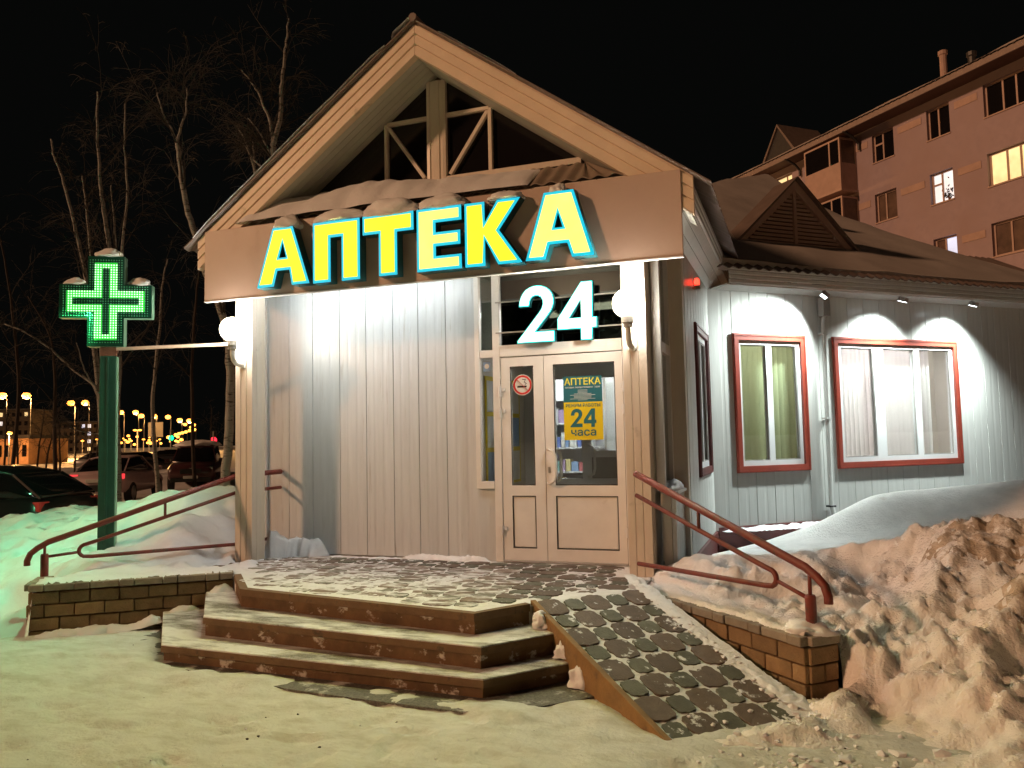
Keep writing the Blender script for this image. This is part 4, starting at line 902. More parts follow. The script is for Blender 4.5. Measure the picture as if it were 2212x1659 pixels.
# ------------------------------------------------------------------ brick walls
bmesh_long = MB().box(0, .24, -.02, .03, 0, .105).mesh('brick', M['brick']); bmesh_half = MB().box(0, .115, -.02, .03, 0, .105).mesh('brick', M['brick'])
for me in (bmesh_long, bmesh_half):
    b = bmesh.new(); b.from_mesh(me); bmesh.ops.bevel(b, geom=b.edges[:], offset=.006, segments=1, affect='EDGES'); b.to_mesh(me); b.free()
cap_l = MB().box(0, .243, -.045, .10, 0, .058).mesh('cap_brick', M['capbrick']); cap_s = MB().box(0, .118, -.05, .10, 0, .060).mesh('cap_brick', M['capbrick'])
for me in (cap_l, cap_s):
    b = bmesh.new(); b.from_mesh(me); bmesh.ops.bevel(b, geom=b.edges[:], offset=.006, segments=1, affect='EDGES'); b.to_mesh(me); b.free()
def brickface(Wt, A, Bp, zc, nrow, seed):
    "bricks on the face from A to B seen with the outside on the right-hand side of A->B reversed"
    A, Bp = Vector((*A, 0)), Vector((*Bp, 0)); d = (Bp - A); L = d.length; d.normalize(); ang = math.atan2(d.y, d.x); r_ = random.Random(seed)
    for k in range(nrow):
        z = zc - (k + 1) * .115; s = 0 if k % 2 == 0 else -.125
        while s < L - .02:
            hlf = False; ln = .25
            if s < 0: s = 0; ln = .125; hlf = True
            if s + .24 > L + .01: hlf = True; ln = .125
            if s + .115 > L + .012: break
            o = link('brick', bmesh_half if hlf else bmesh_long, Wt); o.location = A + d * (s + .005) + Z3 * z + Vector((d.y, -d.x, 0)) * r_.uniform(-.006, .007); o.rotation_euler = (r_.uniform(-.015, .015), r_.uniform(-.012, .012), ang + r_.uniform(-.015, .015)); o.matrix_parent_inverse = wmat(Wt).inverted(); s += ln
    s = 0; k = seed
    while s < L:
        lg = k % 2 == 0; ln = .25 if lg else .125
        if s + ln > L + .04: lg = False; ln = .125
        if s + ln > L + .06: break
        o = link('cap_brick', cap_l if lg else cap_s, Wt); o.location = A + d * (s + .003) + Z3 * (zc + .004) + Vector((d.y, -d.x, 0)) * r_.uniform(-.004, .004); o.rotation_euler = (0, r_.uniform(-.01, .01), ang); o.matrix_parent_inverse = wmat(Wt).inverted(); s += ln; k += 1
BR = thing('brick_wall', (-.7, 6.2, 0), 'low brown brick wall beside the ramp under the right handrail', 'wall')
wa, wb = Vector((-1.42, 6.93, 0)), Vector((-.03, 5.51, 0)); wd_ = (wb - wa).normalized(); wn = Vector((-wd_.y, wd_.x, 0))
wc = wb + wn * .27
MB().add([p + Z3 * z for z in (-.05, .40) for p in (wa + wn * .03 , wb + wn * .03 - wd_ * .03, wc - wd_ * .03, wa + wn * .27)], [(3, 2, 1, 0), (4, 5, 6, 7), (0, 1, 5, 4), (1, 2, 6, 5), (2, 3, 7, 6), (3, 0, 4, 7)]).build('wall_core', M['mortar'], BR, fix=True)
brickface(BR, wa.xy, wb.xy, .345, 4, 1); brickface(BR, (wb + wn * .012).xy, wc.xy, .345, 4, 2)
BL = thing('brick_wall', (-6.2, 5.8, 0), 'low dark brick wall beside the steps under the left handrail', 'wall')
la, lb, lc = Vector((-6.64, 5.40, 0)), Vector((-5.24, 6.44, 0)), Vector((-6.96, 5.80, 0)); ld_ = (lb - la).normalized(); ln_ = Vector((-ld_.y, ld_.x, 0))
MB().add([p + Z3 * z for z in (-.05, .440) for p in (la + ln_ * .03 + ld_ * .03, lb + ln_ * .03, Vector((-5.62, 7.2, 0)), Vector((-5.95, 7.2, 0)), lc + ld_ * .03)], [(4, 3, 2, 1, 0), (5, 6, 7, 8, 9), (0, 1, 6, 5), (1, 2, 7, 6), (2, 3, 8, 7), (3, 4, 9, 8), (4, 0, 5, 9)]).build('wall_core', M['mortar'], BL, fix=True)
brickface(BL, la.xy, lb.xy, .415, 4, 3); brickface(BL, lc.xy, la.xy, .415, 4, 4)

# ------------------------------------------------------------------ handrails
def arc(c, a, b_, r_, t0, t1, n=8): return [c + (a * math.cos(lerp(t0, t1, k / n)) + b_ * math.sin(lerp(t0, t1, k / n))) * r_ for k in range(n + 1)]
def rail(name, label, S, E, zt0, zt1, base_z):
    S, E = Vector((*S, 0)), Vector((*E, 0)); d = (E - S); L = d.length; d.normalize(); P = lambda s, z: S + d * s + Z3 * z
    Rr = thing(name, S + Z3 * base_z, label, 'handrail', 'porch handrails'); sl_ = (zt1 - zt0) / L; zt = lambda s: zt0 + sl_ * s
    pts = [P(0, zt(0)), P(L * .5, zt(L * .5)), P(L - .05, zt(L - .05)), P(L + .04, zt(L) - .035), P(L + .10, zt(L) - .085), P(L + .125, zt(L) - .15), P(L + .125, zt(L) - .195)]
    MB().tube(pts, .029, 12).build('top_rail', M['redpaint'], Rr, smooth=True)
    zm = lambda s: zt(s) - .185 + .02 * s; sb_ = L * .80; zl = zt1 - .155; zb_ = lambda s: lerp(zt0 - .77, zl, min(1, s / sb_))
    top = zm(sb_); cz_ = (top + zl) / 2; rr_ = (top - zl) / 2
    mid = [P(0, zm(0)), P(sb_ * .5, zm(sb_ * .5)), P(sb_ - .05, zm(sb_ - .05))] + [P(sb_ + rr_ * 1.1 * math.sin(t), cz_ + rr_ * math.cos(t)) for t in [k * math.pi / 8 for k in range(1, 8)]] + [P(sb_ - .05, zl - .002), P(sb_ * .5, zb_(sb_ * .5)), P(0, zb_(0))]
    MB().tube(mid, .019, 10).build('middle_rail', M['redpaint'], Rr, smooth=True)
    MB().tube([P(sb_ + rr_ * 1.08, cz_ - .01), P(L - .02, base_z + .19)], .014, 8).build('link_bar', M['redpaint'], Rr, smooth=True)
    MB().lathe(P(L - .02, base_z - .08), [(0, 0), (.036, 0), (.036, .285), (.030, .30), (0, .30)], 14).build('post', M['redpaint'], Rr)
    MB().tube([P(L - .02, base_z + .2), P(L - .02, zt(L - .02))], .013, 8).build('stub', M['redpaint'], Rr, smooth=True)
    MB().tube([P(L * .42, zm(L * .42)), P(L * .42, zt(L * .42))], .014, 8).build('stub', M['redpaint'], Rr, smooth=True)
rail('handrail', 'red tubular handrail on the brick wall beside the ramp', (-1.36, 6.90), (.03, 5.68), 1.385, .80, .42)
rail('handrail', 'red tubular handrail on the brick wall nearest the green cross', (-5.80, 7.30), (-6.97, 5.80), 1.395, .785, .47)
R3 = thing('handrail', (-5.72, 7.42, PZ), 'short red railing between the left column and the siding', 'handrail', 'porch handrails')
for z, rr_ in ((1.38, .029), (1.2, .019), (.64, .019)): MB().tube([(-5.74, 7.42, z), (-5.66, 7.78, z + .01)], rr_, 10).build('bar', M['redpaint'], R3, smooth=True)

# ------------------------------------------------------------------ snow banks
def tps(pts):
    P = np.array(pts, float); n = len(P); D = np.sqrt(((P[:, None, :2] - P[None, :, :2]) ** 2).sum(-1)); K = np.where(D > 0, D ** 2 * np.log(D + 1e-9), 0) + np.eye(n) * .02
    A = np.zeros((n + 3, n + 3)); A[:n, :n] = K; A[:n, n] = 1; A[:n, n + 1:] = P[:, :2]; A[n, :n] = 1; A[n + 1:, :n] = P[:, :2].T
    w_ = np.linalg.solve(A, np.r_[P[:, 2], 0, 0, 0])
    def f(x, y):
        d2 = (P[:, 0] - x) ** 2 + (P[:, 1] - y) ** 2; return float((w_[:n] * .5 * d2 * np.log(d2 + 1e-9)).sum() + w_[n] + w_[n + 1] * x + w_[n + 2] * y)
    return f
def ridged(x, y, s): return 1 - abs(noise.noise(Vector((x * s, y * s, 1.7)))) * 2
def a3(*t): p = at(*t); return (p.x, p.y, p.z)
def a3z(x, y, z):
    "point on the view ray (x, y) at height z"
    v = fw * FPX + rt * (x - CX) - up * (y - CY); k = (z - CAM.z) / v.z; p = CAM + v * k; return (p.x, p.y, p.z)
ctrl = [(-1.2, 7.0, .45), (-.6, 6.35, .44), (-.1, 5.85, .42), (.25, 5.6, .38), (-.9, 7.4, .60), (-.35, 7.2, .57), (.2, 6.7, .52), (-1.0, 8.2, .46), (-.5, 9.2, .42), (-.3, 10.2, .47), (.5, 11.0, .48), (1.2, 11.6, .48), (.2, 9.0, .46), (.7, 9.4, .5),
  a3(1880, 1072, 9.6), a3(1960, 1062, 9.5), a3(2080, 1050, 9.4), a3(2212, 1038, 9.2), a3(1865, 1100, 9.2), a3(1835, 1150, 8.9), a3(1760, 1180, 8.6), a3(1950, 1120, 8.9), a3(2100, 1110, 8.7), (2.3, 12.4, .5), (3.6, 13.4, .6),
  a3(1950, 1178, 7.9), a3(2100, 1160, 7.5), a3(2212, 1165, 7.3), a3(2045, 1160, 6.3), a3(2110, 1146, 6.3), a3(2212, 1150, 6.15), a3(1985, 1215, 6.25), a3(1920, 1275, 6.05), a3(1865, 1335, 5.8), a3(1845, 1385, 5.6), (.05, 5.1, .05), (.1, 4.75, .03),
  a3(2050, 1275, 5.65), a3(2200, 1265, 5.45), a3(2200, 1375, 4.95), a3(2080, 1405, 4.95), a3(1980, 1430, 4.95), a3(1900, 1480, 4.95), a3(2000, 1540, 4.6), a3(2110, 1540, 4.5), a3(2212, 1550, 4.3), a3(1850, 1580, 4.55), (.15, 4.2, 0), (.4, 3.6, 0), (1.0, 3.0, .0), (-.4, 4.3, -.02), (-.6, 3.6, -.03), (1.6, 3.2, .15), (2.2, 2.6, .2),
  (3.2, 4.0, .6), (4.5, 5.0, .9), (4.2, 7.5, 1.05), (5.2, 9.5, 1.15), (6.5, 12, 1.1), (0, 2.6, -.05), (1.2, 2.2, -.03), (4, 2, .4)]
fR = tps(ctrl)
def rough_mask(x, y):
    "1 on the ploughed heap, 0 on the smooth wind-blown drift"
    dpt = (Vector((x, y, 0)) - Vector((0, 0, 0))).dot(Vector((fw.x, fw.y, 0)).normalized()); return max(0, min(1, (7.6 - dpt) / .9))
def hR(x, y):
    p = Vector((x, y, 0)); q = (p - wa).dot(wn); t = (p - wa).dot(wd_)
    de = t - (wb - wa).length
    if -.4 < t and de < .0 and q < -.04: return None
    if .0 < de < .035 and -.06 < q < .262: return None
    if t <= -.4 + .001 and x < -1.28: return None
    if (p - WP).dot(WN) < .05 and x > -1.06 or (x < -1.04 and y > 7.42): return None
    if (p - WP).dot(WN) < .05 and y > 10.3: return None
    z = fR(x, y); rm = rough_mask(x, y); h = max(0, min(1, (z + .02) / .15)); behind = max(0, min(1, (z - .25) / .3)) * (1 - rm)
    wx, wy = x + .25 * noise.noise(Vector((x * 1.5, y * 1.5, 11))), y + .25 * noise.noise(Vector((x * 1.5, y * 1.5, 17)))
    lum = .06 * fbm(x, y, 1.7, 3) + .17 * (ridged(wx, wy, 1.25) - .6) + .10 * (ridged(wy + 4, wx, 2.7) - .6) * (.7 + .6 * noise.noise(Vector((x * .8, y * .8, 9)))) + .045 * (ridged(x + 3, y, 5.2) - .5) * (.5 + abs(noise.noise(Vector((x * 1.3, y * 1.3, 4))))) + .045 * (ridged(wx * 1.0, wy + 5, 7) - .5) + .040 * fbm(x, y, 11, 4) + .022 * fbm(x, y, 26, 3)
    vd = noise.voronoi(Vector((x * 4.2 + .6 * noise.noise(Vector((x * 3, y * 3, 0))), y * 4.2, .3)))[0]; vd2 = noise.voronoi(Vector((x * 10, y * 10 + noise.noise(Vector((x * 7, y * 7, 5))), .8)))[0]
    lum += .04 * min(.5, vd[1] - vd[0]) * (1 + noise.noise(Vector((x * .9, y * .9, 7)))) + .055 * min(.45, vd2[1] - vd2[0]) * (.6 + noise.noise(Vector((x * 2, y * 2, 3)))) - .02
    z += h * rm * lum
    if q < .32 and de < .0: z = lerp(z, .425 + .028 * fbm(x, y, 6, 3) + .014 * fbm(x, y, 17, 3), max(0, min(1, (.36 - q) / .12)))
    if de > .0 and q < .40: z = lerp(z, .02 + .03 * fbm(x, y, 5, 3), max(0, min(1, (.36 - q) / .12)) * max(0, min(1, (.40 - de) / .3)))
    if q < .10 and de < .0: z = lerp(max(z, .428 + .012 * fbm(x, y, 11, 3)), .375, max(0, min(1, (.015 - q + .035 * fbm(x, y, 7, 3)) / .02)))
    uu = (p - C1).dot(RU); vv = (p - C1).dot(RV)
    if -.3 < uu < RL + .12 and vv < RW + .05:
        z = min(z, lerp(PZ, -.015, max(0, min(1, uu / RL))) - .03 + max(0, .05 * (vv - RW + .05) / .1) + max(0, (uu - RL + .05) * .5) * (1 + fbm(x, y, 8, 3)))
    mid = max(0, 1 - abs(x + .3) / 1.1) * max(0, 1 - abs(y - 7.3) / 1.0)
    z += mid * (.06 * (ridged(x, y, 3.3) - .4) + .03 * fbm(x, y, 9, 4))
    z += (1 - rm) * (.018 * fbm(x * .6, y * 1.5, 1.2, 3) + .02 * behind * math.sin(4.5 * (y - .3 * x) + 2 * fbm(x, y, .6, 2)))
    return z - .02 * (1 - h)
sR = heightfield('snow_bank', -1.3, 5.6, 2.3, 13.6, .024, hR, M['pile']); tag(sR, kind='structure')
sR.data.materials.append(M['dirt_snow']); _e = Vector(a3(2160, 1215, 6.15)); _f2 = Vector(a3(2230, 1400, 5.2))
for pl in sR.data.polygons:
    c = pl.center; d_ = min(math.hypot((c.x - _e.x) / .62, (c.y - _e.y) / .30), math.hypot((c.x - _f2.x) / .30, (c.y - _f2.y) / .20)) + .55 * noise.noise(c * 3.1) + .5 * noise.noise(c * 9) + .5 * noise.noise(c * 27)
    if d_ < .72: pl.material_index = 1
ctl = [(-6.95, 5.85, .47), (-6.5, 6.35, .49), (-6.0, 7.0, .50), (-5.85, 7.3, .5), a3(400, 1072, 10.0), a3(435, 1076, 10.0), a3(350, 1096, 9.9), a3(300, 1132, 9.7), a3(500, 1112, 9.9), a3(420, 1125, 9.2), a3(300, 1165, 9.0), a3(480, 1165, 9.2), a3(380, 1200, 8.3), a3(260, 1160, 9.4),
  a3(215, 1140, 9.5), a3(150, 1112, 11), a3(80, 1115, 11), a3(0, 1128, 11), a3(0, 1190, 9.4), a3(100, 1170, 9.5), a3(0, 1290, 8.0), a3(40, 1338, 7.7), (-7.5, 5.5, .02), (-7.1, 5.2, 0), (-8.6, 4.8, 0), (-10, 4.6, .0), (-12, 5, .1), (-7.2, 6.3, .52), (-7.9, 6.3, .40), (-13, 8, .6), (-13, 11, .5), (-9.5, 13.2, .0), (-7.5, 12.8, .1), (-12, 14.5, -.05), (-6, 11.5, .4), (-6, 9.5, .9), (-9, 4.2, -.05), (-7, 4.7, -.06)]
fL = tps(ctl)
def hL(x, y):
    if y > 7.2 and x > -5.84: return None
    if x > -5.75 and inpoly(x, y, porch_poly): return None
    p = Vector((x, y, 0)); q = (p - la).dot(ln_); t = (p - la).dot(ld_)
    if q < -.035 and t > .03: return None
    z = fL(x, y); h = max(0, min(1, (z + .03) / .2))
    z += h * (.05 * fbm(x, y, 1.4, 3) + .05 * (ridged(x, y, 1.7) - .5) + .05 * (ridged(x + 2, y, 3.3) - .5) + .035 * fbm(x, y, 6, 4) + .012 * fbm(x, y, 15, 3))
    if q < .5 and t > 0: z = lerp(z, .492 + .018 * fbm(x, y, 5, 3) + .01 * fbm(x, y, 14, 2), max(0, min(1, (.5 - q) / .15)))
    if q < .10 and t > 0: z = lerp(z, .44, max(0, min(1, (.0 - q + .03 * fbm(x, y, 7, 3)) / .02)))
    if t <= .03: k_ = max(0, min(1, (t + 1.0) / .8)) * max(0, min(1, (.95 - q) / .6)); z = lerp(z, .02 + .30 * max(0, q), k_ * k_ * (3 - 2 * k_))
    return z - .02 * (1 - h)
sL = heightfield('snow_bank', -14, -5.15, 3.9, 15, .042, hL, M['snow']); tag(sL, kind='structure')
# drifted snow against walls on the porch, ramp edge and beside the steps
def ridge(name, pts, wdt, hgt, seed, label, m_='snow', n=60):
    pts = [Vector(p) for p in pts]; B = MB(); m2 = 8; segs = [(b_ - a_).length for a_, b_ in zip(pts, pts[1:])]; T_ = sum(segs)
    for i in range(n + 1):
        s = T_ * i / n; k = 0
        while k < len(segs) - 1 and s > segs[k]: s -= segs[k]; k += 1
        p = pts[k].lerp(pts[k + 1], s / segs[k]); d = (pts[k + 1] - pts[k]).normalized(); nn_ = Vector((d.y, -d.x, 0)).normalized(); e = min(1, i / 9, (n - i) / 9); s_ = T_ * i / n
        ee = math.sin(math.pi / 2 * e); w_ = wdt * (1 + .5 * noise.noise(Vector((s_ * 5, seed * 3.7, 0))) + .35 * noise.noise(Vector((s_ * 17, seed * 1.7, 9)))) ; h_ = hgt * (1 + .6 * noise.noise(Vector((s_ * 4, seed * 2.3, 4)))) * ee
        for j in range(m2 + 1):
            v = j / m2 * 2 - 1; c = p + nn_ * v * w_ * (.6 + .4 * e) + Vector((0, 0, max(-.01, h_ * (1 - v * v) * (1 + .35 * noise.noise(Vector((s_ * 9, v * 2, seed)))) - .006 + .016 * ee * noise.noise(Vector((s_ * 26, v * 5, seed)))))); B.v.append(tuple(c))
    for i in range(n):
        for j in range(m2): a = i * (m2 + 1) + j; B.f.append((a, a + 1, a + m2 + 2, a + m2 + 1))
    return tag(B.build(name, M[m_], smooth=True), label, 'snow', kind='stuff')
ridge('snow_ridge', [(-4.1, 7.77, PZ), (-3.05, 7.72, PZ)], .05, .045, 1, 'thin line of snow at the foot of the siding by the door')
ridge('snow_ridge', [(-5.72, 7.50, PZ), (-5.45, 7.66, PZ), (-5.02, 7.77, PZ)], .13, .20, 2, 'white snow in the porch corner beside the left column')
ridge('snow_ridge', [(-5.3, 6.75, PZ - .01), (-5.63, 7.18, PZ)], .10, .03, 3, 'snow rim between the left column and the porch paving')
ridge('snow_ridge', [tuple(rp(-.30, RW + .0, .01)), tuple(rp(.3, RW - .03, .01)), tuple(rp(1.0, RW - .04, .0)), tuple(rp(1.72, RW + .02, .02))], .075, .012, 4, 'crumbly snow along the brick wall side of the ramp', 'snow', 160)
for i_, (x_, y_, z_, k_, l_) in enumerate(((-1.86, 5.69, .33, .06, 'top'), (-1.64, 5.50, .18, .06, 'second'), (-1.47, 5.33, .04, .075, 'lowest'))): lump('snow_cap', (x_, y_, z_), k_, k_ * .8, k_ * 1.5, 60 + i_, 'small snow lump wedged between the %s step and the ramp' % l_, amp=.5)
ridge('snow_ridge', [(-6.6, 5.32, 0.0), (-5.95, 5.8, .02), (-5.62, 6.0, .10)], .10, .07, 7, 'snow along the foot of the left brick wall', 'snow', 50)
ridge('snow_ridge', [(-5.68, 6.07, .155), (-5.45, 6.22, .165)], .08, .05, 8, 'snow on the lowest tread against the left brick wall', 'snow', 24); ridge('snow_ridge', [(-5.4, 6.3, .31), (-5.2, 6.4, .32)], .08, .06, 9, 'snow on the second tread against the left brick wall', 'snow', 24)
ridge('snow_ridge', [tuple(wing(.05, .10, .50)), tuple(wing(1.0, .14, .49)), tuple(wing(2.3, .12, .50))], .09, .05, 10, 'snow lying along the red skirting of the wing', 'snow', 60)
lump('snow_cap', (-.02, 5.69, .405), .15, .13, .06, 71, 'snow mound around the handrail post by the ramp', amp=.5)
lump('snow_cap', (-1.15, 7.72, 1.20), .075, .24, .085, 21, 'snow heap on the white ledge beside the door column', flat=.1)
# crumbs of snow at the edge of the heap and on the trodden snow
B = MB(); r = random.Random(12)
def crumb(c, s, sd):
    ic = bmesh.new(); bmesh.ops.create_icosphere(ic, subdivisions=1, radius=s); vs = [Vector(v.co) * (1 + .9 * noise.noise(v.co * (1.3 / s) + Vector((sd * 1.7, 0, 0)))) for v in ic.verts]
    B.add([(c[0] + v.x * 1.2, c[1] + v.y, c[2] + v.z * .75) for v in vs], [tuple(v.index for v in f.verts) for f in ic.faces]); ic.free()
for i in range(230):
    k = r.random()
    if k < .55: x, y = r.gauss(.0, .35), r.gauss(4.5, .35)
    elif k < .8: u = r.random() * 1.8; p = rp(u, RW - .05 + r.gauss(0, .07)); x, y = p.x, p.y
    else: x, y = r.uniform(-.2, 1.4), r.uniform(3.2, 4.6)
    pz = 0
    uu = (Vector((x, y, 0)) - C1).dot(RU); vv = (Vector((x, y, 0)) - C1).dot(RV)
    if 0 < uu < RL and 0 < vv < RW: pz = rp(uu, vv).z
    else:
        zz = hR(x, y) if x > -1.3 and y > 2.3 else 0; pz = max(0, zz or 0)
    crumb((x, y, pz + .004), abs(r.gauss(.006, .010)) + .005, i)
for i in range(60): crumb((r.uniform(-5, 1), r.uniform(2.4, 4.7), .012), r.uniform(.003, .009), i)
tag(B.build('snow_crumbs', M['snow'], smooth=False), 'loose crumbs of snow around the foot of the ramp', 'snow', kind='stuff')
B = MB()
for i in range(70): crumb((r.uniform(-6.5, .2), r.uniform(2.3, 4.8), .010), r.uniform(.003, .010), i)
tag(B.build('grit', M['darkbark'], smooth=True), 'dark grit scattered on the trodden snow', 'grit', kind='stuff')
# ------------------------------------------------------------------ apartment house behind
AP0 = Vector((4.51, 38.66, 0)); AD = Vector((-.669, .743, 0)); AN = Vector((-.743, -.669, 0))
AH = thing('apartment_house', AP0, 'five-storey reddish apartment house with a few lit windows behind the pharmacy', 'building')
def ap(s, o, z): return AP0 + AD * s + AN * o + Vector((0, 0, z))
def abox(name, s0, s1, o0, o1, z0, z1, m_, parent=AH, bevel=0):
    return MB().obox(AP0, AD, AN, Z3, s0, s1, o0, o1, z0, z1).build(name, M[m_] if isinstance(m_, str) else m_, parent, fix=True, bevel=bevel)
cols = [(-14.2, -13.0), (-11.6, -9.9), (-8.9, -7.75), (-6.15, -4.33), (-2.80, -1.70), (.03, 1.23), (2.9, 5.1), (6.5, 7.85), (9.3, 10.5), (11.9, 13.0)]
S0, S1 = -17, 14; floors = [14.03 - 2.8 * k for k in range(5)]
zs = [0.0]
for zf in reversed(floors): zs += [zf, zf + 1.32]
zs.append(15.72)
for a, b_ in zip(zs[::2], zs[1::2]): abox('wall_band', S0, S1, -.40, 0, a, b_, 'apt')
for zf in floors:
    edges = [S0] + [e for c in cols for e in c] + [S1]
    for a, b_ in zip(edges[::2], edges[1::2]): abox('pier', a, b_, -.40, 0.0, zf, zf + 1.32, 'apt')
abox('wall_body', S0, S1, -12, -.41, 0, 15.7, 'dark')
def awin(s0, s1, zf, panes, style):
    f = MB(); t = .07
    def bx(p, q, z0, z1, o0=-.22, o1=-.14): f.obox(AP0, AD, AN, Z3, p, q, o0, o1, z0, z1)
    bx(s0, s1, zf, zf + t); bx(s0, s1, zf + 1.32 - t, zf + 1.32)
    e = [s1] + [s1 - (s1 - s0) * k for k in panes] + [s0]
    for k, x in enumerate(e):
        c = x - t / 2 if k == 0 else x + t / 2 if k == len(e) - 1 else x
        bx(c - t / 2, c + t / 2, zf + t, zf + 1.32 - t)
    o = f.build('window', M['apt_frame'], AH, fix=True)
    for k in range(len(e) - 1):
        a, b_ = e[k + 1] + t * .5, e[k] - t * .5
        m_ = style[k % len(style)] if isinstance(style, (list, tuple)) else style
        abox('pane', a, b_, -.20, -.19, zf + t - .01, zf + 1.32 - t + .01, m_, o)
    if style == 'split' : pass
    abox('sill', s0 - .03, s1 + .03, -.13, .04, zf - .05, zf - .002, 'apt_frame', o)
    return o
FM = {}
for ci, c in enumerate(cols):
    for fi, zf in enumerate(floors):
        if ci == 6: continue
        pn = [.62] if ci != 3 else [.40, .70]
        if ci == 5: pn = [.42]
        if ci == 4: pn = [.44]
        st = 'pane_dark'
        if (ci, fi) in ((5, 1), (3, 2), (7, 1), (5, 2)): st = 'pane_dim'
        if (ci, fi) == (4, 1): st = 'e_win_w'
        if (ci, fi) == (3, 1): st = 'e_win_y'
        if (ci, fi) == (4, 2): st = ['pane_dim', 'e_win_b']
        if (ci, fi) == (7, 0): st = 'e_win_y'
        o = awin(*c, zf, pn, st)
        if (ci, fi) in ((5, 0), (4, 1)):
            sx = c[1] - (c[1] - c[0]) * pn[0]; abox('casement_bar', sx, c[1] - .05, -.165, -.135, zf + .78, zf + .86, 'apt_frame', o)
# plant on a lit sill
PLN = thing('house_plant', ap(-2.45, -.17, 11.3), 'dark leafy house plant silhouetted in the lit apartment window', 'plant')
B = MB(); r = random.Random(4)
for i in range(46):
    p = ap(-2.45 + r.gauss(0, .16), -.176, 11.40 + abs(r.gauss(0, .24))); a = r.uniform(0, 6.28); s = r.uniform(.04, .09); u_ = AD * math.cos(a) + Z3 * math.sin(a); v_ = -AD * math.sin(a) + Z3 * math.cos(a)
    B.add([p - u_ * s, p + v_ * s * .45, p + u_ * s, p - v_ * s * .45, p + AN * .012], [(0, 1, 4), (1, 2, 4), (2, 3, 4), (3, 0, 4)])
B.build('leaves', M['darkbark'], PLN); MB().lathe(ap(-2.45, -.175, 11.29), [(0, 0), (.05, 0), (.07, .1), (0, .1)], 10).build('pot', M['rust'], PLN)
for zf in floors[:3]:
    for (a, b_), (c, d) in zip(cols, cols[1:]):
        if c < 3: abox('ornament_band', b_ + .25, c - .25, .0, .02, zf + .85, zf + 1.15, 'apt_band')
# balconies
for fi, zf in enumerate(floors):
    s0, s1 = 2.2, 4.5
    b_ = abox('balcony', s0, s1, 0, 1.0, zf - .95, zf + .30, 'apt_band'); abox('slab', s0 - .05, s1 + .05, 0, 1.05, zf - 1.06, zf - .955, 'apt_frame', b_)
    top = zf + 1.42
    for (a, c, o0, o1) in ((s0, s0 + .08, .92, 1.0), (s1 - .08, s1, .92, 1.0), (s0 + .62, s0 + .70, .92, 1.0), (s0, s0 + .08, 0, .08)): abox('mullion', a, c, o0, o1, zf + .302, top, 'apt_frame', b_)
    abox('head_rail', s0, s1, 0, 1.0, top, top + .08, 'apt_frame', b_)
    abox('pane', s0 + .09, s1 - .09, .95, .96, zf + .302, top, 'pane_dark', b_); abox('pane', s0 + .03, s0 + .04, .09, .91, zf + .302, top, 'pane_dim', b_)
# eaves and roof
abox('soffit', S0, S1 + .4, .002, .9, 15.72, 15.76, mat('soffit_brown', (.10, .05, .04), .8, .1, 4)); abox('gutter_board', S0, S1 + .4, .9, .96, 15.70, 15.95, mat('gutter', (.26, .20, .18), .7, .1, 4))
B = MB(); ns = 300; rows = []
for (o, z) in ((1.02, 15.97), (-5.5, 19.2)):
    for i in range(ns + 1):
        s = lerp(S0, S1 + .5, i / ns); B.v.append(tuple(ap(s, o, z + .03 * math.sin(s / .30 * 6.283))))
for i in range(ns): B.f.append((i, i + 1, ns + 2 + i, ns + 1 + i))
B.build('roof', M['roof'], AH)
B = MB()
for j in range(9):
    for i in range(201):
        s = lerp(S0, S1 + .4, i / 200); v = j / 8; o = lerp(.95, -5.4, v); z = lerp(15.99, 19.15, v) + (.08 + .06 * fbm(s, v * 4, .6, 3)) * min(1, .25 + v * 6); B.v.append(tuple(ap(s, o, z)))
for j in range(8):
    for i in range(200): a = j * 201 + i; B.f.append((a, a + 1, a + 202, a + 201))
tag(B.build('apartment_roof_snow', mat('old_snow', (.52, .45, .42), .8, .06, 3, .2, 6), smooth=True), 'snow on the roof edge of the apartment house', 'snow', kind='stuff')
for s, h in ((-1.4, 1.7), (-3.5, .9), (12.2, .5)):
    o_ = -1.6 if h > 1 else -.6; zb = 16.8 if h > 1 else 16.4
    MB().lathe(ap(s, o_, zb - .3), [(0, 0), (.15, 0), (.15, h), (.20, h + .05), (.20, h + .2), (0, h + .3)], 10).build('vent_pipe', M['apt_band'] if h > 1 else M['dark'], AH)
for sg in (-1, 1):
    B = MB(); B.prism([(1.3, 17.4), (0, 19.2), (0, 19.05), (1.2, 17.3)], lambda a, z, t: ap(9.3 + sg * a, -1.6 - t, z), 0, 3).build('attic_dormer_roof', M['roof'], AH, fix=True)
MB().prism([(-1.15, 17.3), (1.15, 17.3), (0, 19.0)], lambda a, z, t: ap(9.3 + a, -1.7 - t, z), 0, .1).build('attic_dormer', M['dark'], AH, fix=True)
for s in (5.9, 2.0): MB().tube([ap(s, .95, 15.75), ap(s - .1, .4, 15.45), ap(s - .1, .12, 15.2), ap(s - .1, .12, 14.9)], .06, 8).build('downspout', M['dark'], AH)

